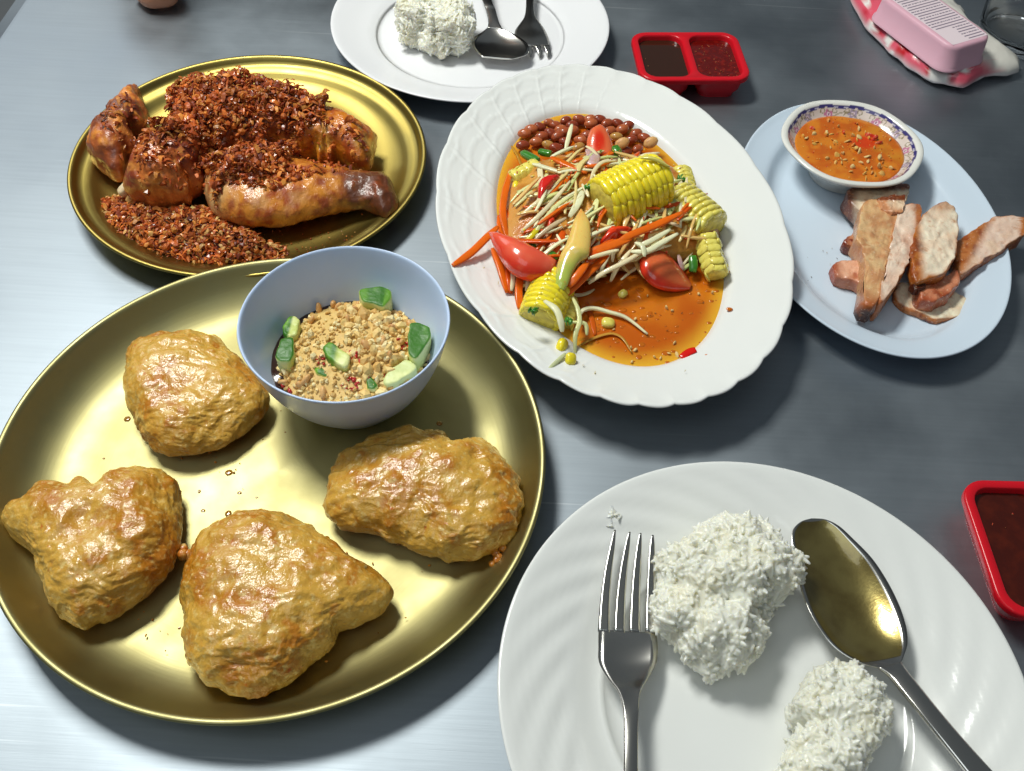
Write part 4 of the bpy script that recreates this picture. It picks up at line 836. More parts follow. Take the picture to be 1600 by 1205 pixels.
tomato([U(440, 780), U(460, 720), U(495, 700), U(500, 740), U(460, 800)], 4.0, .9, 'small red tomato scrap left of the green wedge')
# corn
M['kernel'] = pbr('corn_kernel', lin(246, 224, 44), .22, sss=.12, sssr=(1, .8, .1), coat=.5, coatr=.08, nc=(1.3, lin(214, 196, 60), .45, .7))
M['kernelp'] = pbr('pale_corn_kernel', lin(236, 222, 110), .25, sss=.12, sssr=(1, .9, .3), coat=.4, nc=(1.3, lin(206, 186, 60), .45, .7))
M['cob'] = pbr('corn_cob_core', lin(232, 212, 90), .4, sss=.1, sssr=(1, .9, .4), nc=(2, lin(196, 176, 80), .45, .7), bumps=[(3, .06)])
kv = I2[0].copy(); kv = np.sign(kv) * np.abs(kv) ** .72
KME = {}
def corn(p0, p1, r, label, rows=14, pitch=.42, mat='kernel', lo=-.75, group='corn pieces in the salad', squash=1.0, mess=0.02):
    p0, p1 = np.array(p0), np.array(p1); ax = p1 - p0; L = np.linalg.norm(ax); ax /= L
    s = np.cross(ax, [0, 0, 1]); s /= np.linalg.norm(s); u = np.cross(s, ax)
    c = thing('corn_cob', label, 'corn', (p0 + p1) / 2 - np.array([0, 0, r]), group)
    n = 24; V = []
    for t, rr in ((-.02, .02), (-.02, .55), (0, .82), (.1, .90), (.9, .90), (1, .82), (1.02, .55), (1.02, .02)):
        for j in range(n):
            a = 2 * PI * j / n; V.append(p0 + ax * L * t + (s * math.cos(a) + u * math.sin(a) * squash) * r * rr * (1 + .03 * rnd.uniform(-1, 1)))
    mk('cob_core', V, grid_faces(8, n, flip=True), M['cob'], c)
    nc_ = max(2, int(L / pitch)); wr = 2 * PI * r / rows
    if mat not in KME:
        me = bpy.data.meshes.new('kernel'); me.from_pydata((kv * S).tolist(), [], I2[1]); me.polygons.foreach_set('use_smooth', [True] * len(me.polygons)); me.materials.append(M[mat]); KME[mat] = me
    og = worg(c)
    for i in range(rows):
        a = 2 * PI * (i + .5) / rows
        if math.sin(a) < lo: continue
        rd = s * math.cos(a) + u * math.sin(a) * squash; tn = np.cross(rd, ax)
        for k in range(nc_):
            t = (k + .5 + (.25 if i % 2 else 0) * .6) / nc_
            if t > 1: continue
            endk = 1 - .10 * (abs(2 * t - 1) ** 4)
            p = p0 + ax * L * t + rd * r * (.86 * endk) + rnd.uniform(-1, 1) * mess * rd
            o = bpy.data.objects.new('kernel', KME[mat]); col.objects.link(o); o.parent = c
            j_ = rnd.uniform(.84, 1.08); p = p + ax * rnd.uniform(-.04, .04) + tn * rnd.uniform(-.04, .04)
            m3 = Matrix((ax * pitch * .64 * j_, tn * wr * .60 * j_, rd * r * .17)).transposed()
            m4 = m3.to_4x4(); m4.translation = Vector(((p - og) * S)); o.matrix_local = m4
    return c
corn(at1(938, 322, 4.6), at1(1029, 281, 4.9), 2.0, 'big bright yellow corn cob piece on top of the salad heap', 11, .46, lo=-.5)
corn(at1(1050, 316, 2.9), at1(1108, 364, 2.7), 1.85, 'pale yellow corn piece at the right of the heap under the long carrot', 12, .42, 'kernelp', lo=-.7)
corn(at1(868, 440, 2.9), at1(842, 500, 2.7), 1.45, 'corn cob piece at the lower left edge of the salad', 9, .42, lo=-.8)
corn(at1(886, 470, 2.0), at1(878, 508, 2.0), .8, 'small yellow corn piece half hidden right of the lower cob', 7, .42, 'kernelp', lo=-.9)
corn(at1(1063, 270, 2.9), at1(1071, 300, 2.9), .85, 'small pale corn piece at the upper right behind the big cob', 8, .42, 'kernelp', lo=-.9)
corn(at1(1103, 372, 3.1), at1(1120, 430, 2.5), .8, 'thin ragged slice of corn kernels hanging at the right edge of the dressing', 6, .46, 'kernelp', lo=-.9, mess=.1)
corn(at1(800, 282, 3.0), at1(838, 262, 3.2), .65, 'yellow corn slice at the upper left edge of the heap', 6, .45, 'kernelp', lo=-.9, mess=.08)
def lone(x, y, z, label, mat='kernel', r=.36):
    v = kv * np.array([1, .85, .6]) * r; o = mk('corn_kernel', v @ rotm().T + at1(x, y, z), I2[1], M[mat]); tag(o, label, 'corn kernel', 'loose corn kernels')
lone(*Lw(540, 705), 2.5, 'loose bright corn kernel just below the lower cob', r=.5)
lone(*Lw(592, 785), 2.9, 'loose corn kernel on the rim touching a papaya strip', r=.42)
lone(*Lw(820, 565), 1.85, 'loose corn kernel floating in the dressing', 'kernelp', .46)
lone(*Lw(910, 388), 1.85, 'loose pale kernel in the dressing near the sunk tomato', 'kernelp', .34)
lone(*U(255, 515), 3.0, 'loose corn kernel at the far left of the heap', r=.42)
# peanuts (red skins)
M['rednut'] = pbr('roasted_red_skin_peanut', (.25, .05, .02), .26, attr=True, coat=.5, coatr=.1, nc=(3, lin(70, 22, 12), .55, .8), bumps=[(4, .03)])
rn = random.Random(3); pk = [(310, 190), (300, 262), (405, 150), (415, 208), (455, 260), (500, 140), (512, 205), (562, 112), (600, 175), (645, 105), (650, 230), (715, 130), (640, 275), (690, 200), (815, 130), (830, 175), (905, 165), (870, 210), (990, 190), (960, 228), (1000, 285), (925, 300), (745, 180), (880, 130), (560, 240), (505, 280), (350, 165), (460, 125), (770, 105), (940, 140), (1040, 215), (705, 105), (600, 140), (530, 165), (470, 190), (560, 180), (380, 240)]
for i, (x, y) in enumerate(pk):
    g = at1(*U(x, y), 2.25); a = rn.uniform(-.3, .9); r = rn.uniform(.42, .49)
    v = I3[0] * np.array([1.2, .84, .78]) * r; v[:, 1] *= (1 + .12 * I3[0][:, 0]); ca, sa = math.cos(a), math.sin(a)
    tl = rn.uniform(-.4, .4); Rm = np.array(Matrix.Rotation(a, 3, 'Z') @ Matrix.Rotation(tl, 3, 'Y')); v = v @ Rm.T + g
    pale = i in (4, 12, 17); c = lin(190, 140, 70) if pale else rn.choice([lin(164, 78, 44), lin(144, 60, 34), lin(182, 96, 54)])
    tag(mk('peanut', v, I3[1], M['rednut'], None, np.broadcast_to(c, (len(v), 3))), 'pale skinned peanut among the red ones at the top of the salad' if pale else f'red skinned peanut in the {"left" if x < 480 else "right" if x > 780 else "middle"} part of the peanut row, {"rear" if y < 160 else "front"} side', 'peanut', 'pale peanuts in the salad' if pale else f'red skinned peanuts {"left" if x < 480 else "right" if x > 780 else "middle"} {"rear" if y < 160 else "front"}')
for x, y, lb in [(1080, 245, 'split pale peanut half at the right end of the peanut row'), (905, 250, 'flat pale peanut half right of the upright tomato wedge')]:
    g = at1(*U(x, y), 2.9); v = I2[0] * np.array([.6, .42, .22]); tag(mk('peanut', v @ np.array(Matrix.Rotation(.8, 3, 'X') @ Matrix.Rotation(.5, 3, 'Z')).T + g, I2[1], M['nuthalf']), lb, 'peanut')
# green beans, herbs, chilli, shallot
M['green'] = pbr('green_bean', lin(60, 128, 40), .28, sss=.2, sssr=(.4, 1, .2), coat=.4, nc=(2, lin(110, 160, 50), .5, .7), bumps=[(3, .02)])
def bean(pts, zs, label, wd=.5): 
    V, F = strip([at1(*p, q) for p, q in zip(pts, zs)], wd, wd * .85, 4, .85); return tag(mk('green_bean', V, F, M['green']), label, 'green bean', 'green bean pieces in the salad')
bean([U(300, 310), U(345, 335), U(390, 358)], [2.6, 2.8, 3.0], 'green bean piece at the upper left below the peanuts', .6)
bean([U(400, 300), U(440, 310), U(470, 315)], [2.8, 2.9, 3.0], 'short pale green bean piece next to the first below the peanuts', .5)
bean([U(860, 275), U(885, 320)], [4.4, 4.3], 'pale green bean stub right of the upright tomato wedge', .6)
bean([U(1080, 640), U(1085, 720)], [3.6, 3.4], 'dark green bean piece in the shade right of the big corn', .5)
bean([Lw(430, 150), Lw(470, 145), Lw(510, 175)], [4.1, 4.2, 4.0], 'green bean bit at the tip of the large red tomato wedge', .45)
bean([Lw(1335, 160), Lw(1340, 210), Lw(1335, 255)], [2.8, 2.6, 2.3], 'upright green bean piece beside the ragged corn slice at the right', .55)
bean([Lw(340, 60), Lw(370, 110)], [3.9, 3.8], 'dark green bean end behind the red tomato wedge', .4)
def leafbit(x, y, z, r, label):
    mb = MB()
    for k in range(5): crumb(mb, at1(x, y, z) + [rnd.uniform(-.2, .2), rnd.uniform(-.2, .2), rnd.uniform(0, .08)], r, (1, 1, 1), sq=(1, 1, .25))
    tag(mb.build('herb_leaf', M['green'], usecol=False), label, 'herb', 'herb bits in the salad')
leafbit(*U(700, 520), 5.2, .3, 'green herb bit at the left tip of the big corn piece')
leafbit(*U(1265, 470), 4.0, .34, 'green herb leaf on the small corn piece at the upper right')
leafbit(*Lw(355, 485), 4.5, .36, 'green herb leaf lying on the lower corn piece')
leafbit(*Lw(580, 560), 3.4, .22, 'tiny green herb bit right of the lower corn piece')
leafbit(*U(730, 690), 4.6, .3, 'green herb bit below the tip of the big corn')
mb = MB(); rq = random.Random(4)
for k in range(120):
    x, y = rq.uniform(600, 1540), rq.uniform(250, 860); p = at1(*Lw(x, y), ZB + .005); ca, sa = math.cos(-PANG), math.sin(-PANG); X = (p[0] - PC[0]) * ca - (p[1] - PC[1]) * sa; Y = (p[0] - PC[0]) * sa + (p[1] - PC[1]) * ca
    if (X / 13) ** 2 + (Y / 7.6) ** 2 > 1: continue
    r_ = rq.choice([.05, .08, .12, .2]); mb.add(I2[0] * np.array([r_ * rq.uniform(1, 1.5), r_, .03]) + p, I2[1])
for x, y in [(40, 300), (75, 420), (205, 560), (480, 880), (900, 885), (1560, 480), (1420, 760), (1100, 890), (130, 470), (1545, 250)]: r_ = rq.choice([.08, .12, .16]); mb.add(I2[0] * np.array([r_ * 1.4, r_, .04]) + at1(*Lw(x, y), 2.35), I2[1])
tag(mb.build('oil_drops', pbr('chilli_oil_drop', lin(222, 120, 24), .05, coat=.6, trans=.35), usecol=False), 'small round chilli oil drops floating on the orange dressing', 'oil drops', kind='stuff')
V, F = strip([at1(*Lw(1265, 778), 2.0), at1(*Lw(1310, 745), 2.1), at1(*Lw(1355, 728), 2.2)], .5, .14, 4, .8)
tag(mk('chilli_piece', V, F, pbr('bright_red_chilli', lin(214, 20, 14), .18, coat=.6)), 'bright red chilli flake at the lower right edge of the dressing', 'chilli')
mb = MB()
for (x, y) in [(1210, 320), (1245, 358), (1372, 388), (1175, 472), (1210, 490), (855, 604), (985, 728), (1102, 772), (1140, 778), (1240, 760), (960, 715), (1225, 686), (1060, 398), (985, 540), (1455, 380), (920, 535), (1190, 750), (965, 800)]:
    crumb(mb, at1(*Lw(x, y), ZB + .08), rnd.uniform(.12, .24), lin(226, 196, 130), I2, (1, .8, .5))
for (x, y) in [(1080, 520), (1270, 505), (1180, 610), (1400, 440), (1025, 868), (1110, 505)]: crumb(mb, at1(*Lw(x, y), ZB + .06), .13, lin(84, 56, 16), I1, (1, .3, .3))
for k in range(90):
    x, y = rnd.uniform(min(p[0] for p in hpw), max(p[0] for p in hpw)), rnd.uniform(min(p[1] for p in hpw), max(p[1] for p in hpw)); p, nn = drop(bvt, x, y)
    if p is not None: crumb(mb, p + [0, 0, rnd.uniform(.3, .9)], rnd.uniform(.07, .16), rnd.choice([lin(222, 190, 120), lin(214, 60, 24), lin(230, 206, 60), lin(110, 150, 50)]))
for (x, y) in [(60, 230), (150, 320), (98, 505), (740, 870), (670, 822), (1290, 855)]: crumb(mb, at1(*Lw(x, y), 2.75), .14, lin(206, 190, 120), I1, (1, .6, .2))
tag(mb.build('seeds_and_crumbs', M['nut']), 'scattered seeds, chilli and nut crumbs over the papaya salad and dressing', 'seeds', kind='stuff')
M['shallot'] = pbr('shallot', lin(206, 170, 170), .25, sss=.5, coat=.4, nc=(2, lin(186, 150, 120), .45, .7))
for pts, zs, lb in [([U(700, 285), U(735, 340), U(700, 380)], [4.7, 4.9, 4.8], 'translucent pinkish shallot slice below the upright tomato wedge'), ([Lw(1250, 150), Lw(1262, 200), Lw(1280, 240)], [2.8, 2.7, 2.5], 'thin shallot sliver by the sunk tomato wedge')]:
    V, F = strip([at1(*p, q) for p, q in zip(pts, zs)], .9 if 'pinkish' in lb else .3, .12, 4, .5); tag(mk('shallot_slice', V, F, M['shallot']), lb, 'shallot')

# ------------------------------------------------------------------ grilled pork
M['pork'] = pbr('grilled_pork', (.5, .3, .2), .34, attr=True, sss=.06, sssr=(1, .5, .3), coat=.3, coatr=.18, nc=[(1.8, lin(190, 120, 70), .58, .8, 5), (6, lin(236, 206, 180), .6, .85)], bumps=[(2, .06), (6, .025), (14, .006)], rvar=(2, .22, .5))
PALE, PINK, BRN, CHAR = lin(242, 226, 196), lin(230, 196, 162), lin(186, 112, 56), lin(66, 30, 18)
def pork(px, z0, h, label, cfun, tilt=None, flat=.3, seed=1, mid=.5):
    cxy = np.array(px, float); lo, hi = cxy.min(0), cxy.max(0)
    def f(V, u):
        q = (topx(V) - lo) / (hi - lo)      # position across the slice, used only to lay out cut face and crust
        c = cfun(q[:, 0], q[:, 1], V, u); g = fbm(V * np.array([4.5, 1.6, 3]), 3, seed + 60)[:, None]; return np.clip(c * (1 + .16 * g * np.array([.6, 1, 1.2])), 0, 1)
    h *= .68
    return tag(slab('pork_slice', px, z0, h, M['pork'], f, .05 if np.ptp(cxy[:, 0]) < 70 else .10, tilt, .13 if np.ptp(cxy[:, 0]) < 70 else .10, 110, seed, 14), label, 'pork', 'slices of grilled pork')
def rim_of(V, u): return 1 - sstep(.6, .95, u + .15 * fbm(V * 1.5, 2, 77))
pork([(1395, 462), (1405, 445), (1440, 440), (1480, 455), (1505, 466), (1527, 486), (1522, 493), (1500, 499), (1462, 502), (1430, 490), (1405, 480)], .42, .9, 'pale pork slice lying at the bottom of the pile with browned tip', lambda x, y, V, u: mixc(mixc(PALE, PINK, sstep(.1, .8, fbm(V, 2, 5))), mixc(BRN, lin(120, 50, 20), sstep(0, .6, fbm(V * 2, 2, 6))), np.maximum(rim_of(V, u), sstep(.86, .98, x))), seed=2)
pork([(1490, 384), (1505, 374), (1530, 360), (1548, 351), (1575, 353), (1593, 357), (1597, 370), (1590, 384), (1565, 400), (1530, 418), (1505, 432), (1494, 434), (1490, 410)], .9, 1.5, 'pork slice leaning over the right rim of the blue plate', lambda x, y, V, u: mixc(mixc(lin(230, 200, 180), PINK, sstep(.0, .7, fbm(V, 2, 15)) * .5), mixc(BRN, lin(150, 70, 20), sstep(0, .6, fbm(V * 2, 2, 16))), np.maximum(1 - sstep(.22, .42, x + .4 * (y - .5)), np.maximum(rim_of(V, u), sstep(.95, .99, x)))), tilt=(.12, 0), seed=3)
pork([(1425, 438), (1450, 445), (1485, 432), (1496, 425), (1494, 450), (1482, 466), (1458, 478), (1436, 476), (1430, 460)], .9, 1.7, 'reddish brown pork slice tucked under the pale middle slice', lambda x, y, V, u: mixc(lin(168, 78, 42), lin(214, 140, 104), sstep(-.3, .5, fbm(V * 1.2, 2, 25)) * .8), seed=4)
pork([(1318, 312), (1322, 303), (1336, 302), (1350, 294), (1378, 289), (1400, 291), (1417, 296), (1416, 312), (1408, 330), (1380, 345), (1350, 350), (1335, 335), (1325, 325)], .9, 2.1, 'pork slice at the back of the pile right below the sauce bowl', lambda x, y, V, u: mixc(mixc(PALE, PINK, sstep(0, .7, fbm(V, 2, 35)) * .6), lin(110, 52, 28), np.maximum(1 - sstep(.08, .2, y), np.maximum(1 - sstep(.1, .3, x), rim_of(V, u) * .6))), seed=5)
pork([(1316, 381), (1328, 371), (1345, 356), (1370, 352), (1372, 380), (1350, 396), (1330, 390), (1320, 388)], .5, 1.4, 'small dark red pork tip poking out at the left of the pile', lambda x, y, V, u: mixc(lin(214, 150, 110), lin(120, 44, 26), np.maximum(1 - sstep(.05, .4, x), sstep(.3, .7, fbm(V * 2, 2, 9)))), seed=6)
pork([(1298, 418), (1304, 414), (1332, 414), (1368, 410), (1376, 440), (1352, 456), (1334, 446), (1306, 438), (1299, 430)], .45, 1.5, 'narrow reddish pork end lying farthest left on the blue plate', lambda x, y, V, u: mixc(lin(224, 168, 136), lin(160, 66, 30), np.maximum(1 - sstep(.03, .3, x), np.maximum(sstep(.2, .6, fbm(V * 1.6, 2, 3)) * .7, rim_of(V, u) * .6))), seed=7)
pork([(1340, 332), (1358, 322), (1385, 322), (1402, 330), (1400, 352), (1392, 380), (1384, 410), (1376, 440), (1370, 470), (1362, 494), (1352, 492), (1338, 488), (1343, 468), (1346, 440), (1341, 400), (1331, 385), (1337, 360)], .8, 2.6, 'glistening roasted skin side of the big front pork slice with charred lower corner', lambda x, y, V, u: mixc(mixc(mixc(lin(222, 176, 124), lin(204, 146, 100), sstep(-.2, .5, fbm(V * 1.3, 3, 4))), lin(226, 190, 140), sstep(.1, .6, fbm(V * 2.2, 2, 14)) * .7), mixc(lin(176, 96, 50), CHAR, sstep(.9, .97, y)), np.maximum(sstep(.74, .9, y), rim_of(V, u) * .4)), seed=8, tilt=(-.05, .0))
pork([(1398, 330), (1412, 332), (1433, 328), (1435, 342), (1430, 366), (1422, 400), (1412, 425), (1400, 446), (1388, 465), (1377, 480), (1368, 494), (1366, 470), (1374, 440), (1384, 400), (1394, 360)], .8, 2.9, 'pale pinkish cut pork slice leaning against the glistening front one', lambda x, y, V, u: mixc(mixc(lin(236, 210, 188), lin(226, 188, 164), sstep(-.1, .5, fbm(V, 3, 64))), mixc(BRN, lin(186, 110, 66), sstep(-.2, .5, fbm(V * 2, 2, 6))), np.maximum(np.maximum(rim_of(V, u), sstep(.8, .95, y)), sstep(.88, .97, x) * (1 - sstep(.1, .25, y)))), seed=18)
pork([(1372, 312), (1390, 310), (1414, 309), (1412, 322), (1408, 334), (1390, 336), (1376, 328)], 2.2, 1.0, 'small browned pork piece with a dark crust line on top of the pile', lambda x, y, V, u: mixc(mixc(lin(206, 140, 96), PINK, sstep(0, .6, fbm(V, 2, 3))), lin(120, 56, 24), 1 - sstep(.1, .2, y)), seed=19)
pork([(1446, 335), (1460, 324), (1475, 320), (1490, 330), (1496, 345), (1494, 375), (1491, 405), (1480, 425), (1466, 436), (1448, 440), (1430, 444), (1423, 430), (1420, 400), (1427, 365), (1436, 345)], 2.0, 1.3, 'pale oval pork slice with orange glazed edge in the middle of the pile', lambda x, y, V, u: mixc(mixc(lin(244, 226, 200), lin(236, 208, 180), sstep(-.1, .6, fbm(V, 2, 45))), mixc(lin(190, 110, 40), lin(150, 72, 26), sstep(-.3, .5, fbm(V * 1.4, 2, 46))), np.maximum(1 - sstep(.14, .38, x - .12 * (y - .5)), np.maximum(rim_of(V, u), (1 - sstep(.03, .12, y)) * .6))), seed=9)
pork([(1423, 444), (1428, 440), (1440, 442), (1446, 448), (1440, 456), (1428, 456), (1423, 450)], 1.8, .9, 'charred nub at the lower end of the pale oval slice', lambda x, y, V, u: mixc(CHAR, lin(110, 44, 20), sstep(0, .7, fbm(V * 2, 2, 1))), seed=10)
mb = MB()
for x, y in [(1286, 392), (1292, 395), (1300, 388), (1256, 442), (1262, 439), (1268, 433), (1297, 412), (1308, 404), (1316, 450), (1450, 522), (1262, 402), (1330, 412), (1343, 403)]: crumb(mb, at1(x, y, .5), rnd.uniform(.05, .11), lin(60, 56, 40), I1, (1, .5, .3))
tag(mb.build('char_crumbs', M['nut']), 'tiny dark char crumbs left of the pork on the blue plate', 'crumbs', kind='stuff')

# ------------------------------------------------------------------ floral sauce bowl
SC = (24.5, 59.3); ZS = .45 + (3.35 - .45) * .82
def cf_floral(V, P, n):
    ins = np.repeat(P[:, 0], n); th = np.tile(np.linspace(0, 2 * PI, n, endpoint=False), len(P)); idx = np.repeat(np.arange(len(P)), n)
    inner = idx < np.argmax(P[:, 1])
    c = np.tile(np.array([.80, .79, .74]), (len(V), 1)); sc_ = .80 + .13 * np.cos(6 * th) ** 2 * np.sign(1)
    u_ = th * 4.2; fl = np.tile(np.array(lin(222, 206, 196)), (len(V), 1))
    ps = np.r_[0, np.cumsum(np.hypot(*np.diff(P, axis=0).T))]; rim_i = np.argmax(P[:, 1]); v = np.repeat(ps[rim_i] - ps, n) - (.5 + .10 * np.cos(6 * th) ** 2)
    for k in range(14):
        u0 = 2 * PI * 4.2 * k / 14; du = (u_ - u0 + PI * 4.2) % (2 * PI * 4.2) - PI * 4.2; dv = v - .5 - .06 * (-1) ** k; r = np.hypot(du, dv); ph = np.arctan2(dv, du)
        pr = .40 * (.62 + .38 * np.abs(np.cos(2.5 * ph))); cc = lin(186, 88, 140) if k % 2 == 0 else lin(150, 132, 164)
        fl = mixc(fl, cc, (r < pr) * .8); fl = mixc(fl, lin(236, 216, 220), ((r < .15) & (r > .07)) * .9); fl = mixc(fl, lin(130, 60, 110), (r < .07) * 1.)
    vine = np.abs(v - .72 - .42 * np.sin(u_ * 14 / 4.2 / 2 * 1.0 + .6)) < .045; curl = np.abs(np.hypot((u_ % .94) - .47, v - .25) - .17) < .035; curl2 = np.abs(np.hypot((u_ % .94) - .3, v - 1.3) - .16) < .035
    leaf = np.hypot((u_ + .35) % .63 - .31, (v - .5 - .35 * np.sin(u_ * 3)) * 1.6) < .10
    for msk in (vine, curl, curl2, leaf): fl = mixc(fl, lin(124, 112, 66), msk * .75)
    band = (v > -.2) & (v < .04)
    c = np.where((inner & (v > .04))[:, None], fl, c); c = np.where((inner & band)[:, None], np.array(lin(66, 60, 120)), c)
    return np.where((inner & (v > -.05) & (v < -.01))[:, None], np.array(lin(200, 196, 210)), c)
M['floral'] = pbr('printed_melamine', (.8, .8, .75), .2, attr=True, coat=.3)
prof_s = [(5.13, 1.5), (3.6, 1.6), (2.5, 2.2), (1.55, 3.0), (1.0, 3.5), (.64, 3.95), (.45, 4.2), (.2, 4.28), (0, 4.2), (.08, 3.95), (.75, 3.2), (1.9, 2.1), (2.7, .9), (2.8, .45), (2.95, .45), (3.2, .7), (5.13, .7)]
def mod_s(th, ins, x, y, z): k = 1 + .012 * np.cos(6 * th) * (ins < 1.2); return x * k, y * k, z
prof_s = [(a, .45 + (z - .45) * .82) for a, z in prof_s]
sb = dish('sauce_bowl', SC, 5.22, 5.19, 0, prof_s, M['floral'], 720, 150, mod_s, colf=cf_floral)
tag(sb, 'small white bowl with blue line and pink floral band holding orange dipping sauce', 'bowl')
def cf_dip(V):
    a = fbm(V * .9, 3, 7); c = mixc(lin(216, 128, 36), lin(200, 98, 24), sstep(-.3, .5, a)); d = np.hypot(V[:, 0] - SC[0] - 1.6, V[:, 1] - SC[1] - 1.6)
    c = mixc(c, lin(200, 150, 40), .6 * sstep(.1, .9, .5 * fbm(V * .6, 2, 12) + .35 * ((V[:, 0] - SC[0]) / 4 + .6 * (V[:, 1] - SC[1]) / 4))); return mixc(c, lin(214, 66, 18), 1 - sstep(.5, 1.1, np.hypot((V[:, 0] - SC[0] - 1.3) * .8, V[:, 1] - SC[1] - .9)))
disc('dipping_sauce', SC, 4.08, 4.08, 0, ZS, M['broth'], 'orange chilli dipping sauce with seeds in the floral bowl', 'sauce', bump=.03, colf=cf_dip)
mb = MB()
bits = [(205, 310, .3), (255, 285, .34), (335, 275, .3), (410, 235, .22), (510, 295, .2), (545, 305, .3), (465, 330, .3), (525, 375, .42), (545, 400, .36), (590, 430, .22), (675, 435, .42), (640, 372, .22), (340, 440, .28), (440, 410, .2), (430, 450, .16), (500, 495, .3), (490, 525, .18), (555, 468, .22), (670, 495, .36), (745, 505, .24), (690, 540, .3), (600, 460, .26), (370, 320, .16), (540, 250, .3), (360, 370, .14), (430, 470, .18), (300, 350, .12), (245, 330, .1), (740, 320, .2), (620, 500, .16)]
for x, y, r in bits: crumb(mb, at1(1210 + x / 4.1, 140 + y / 4.1, ZS + .07), r, rnd.choice([lin(220, 180, 100), lin(210, 160, 80), lin(224, 196, 130)]), I2, (1, .7, .45))
for k in range(35):
    a, q = rnd.uniform(0, 6.28), 3.6 * math.sqrt(rnd.random()); crumb(mb, np.array([SC[0] + q * math.cos(a), SC[1] + q * math.sin(a), ZS + .03]), rnd.uniform(.14, .3), rnd.choice([lin(220, 170, 80), lin(214, 150, 50), lin(200, 120, 40)]), I2, (1, .7, .35))
for k in range(150):
    a, q = rnd.uniform(0, 6.28), 3.8 * math.sqrt(rnd.random()); crumb(mb, np.array([SC[0] + q * math.cos(a), SC[1] + q * math.sin(a), ZS + .03]), rnd.uniform(.04, .1), rnd.choice([lin(220, 170, 80), lin(206, 60, 20), lin(214, 150, 60)]), I1, (1, .7, .4))
for x, y, r in [(240, 250, .26), (440, 275, .3), (640, 320, .5), (620, 300, .45), (670, 345, .4)]: crumb(mb, at1(1210 + x / 4.1, 140 + y / 4.1, ZS + .02), r, lin(206, 40, 16), I2, (1, .8, .4))
tag(mb.build('garlic_bits', M['nut']), 'minced garlic, seeds and chilli floating in the dipping sauce', 'garlic', kind='stuff')

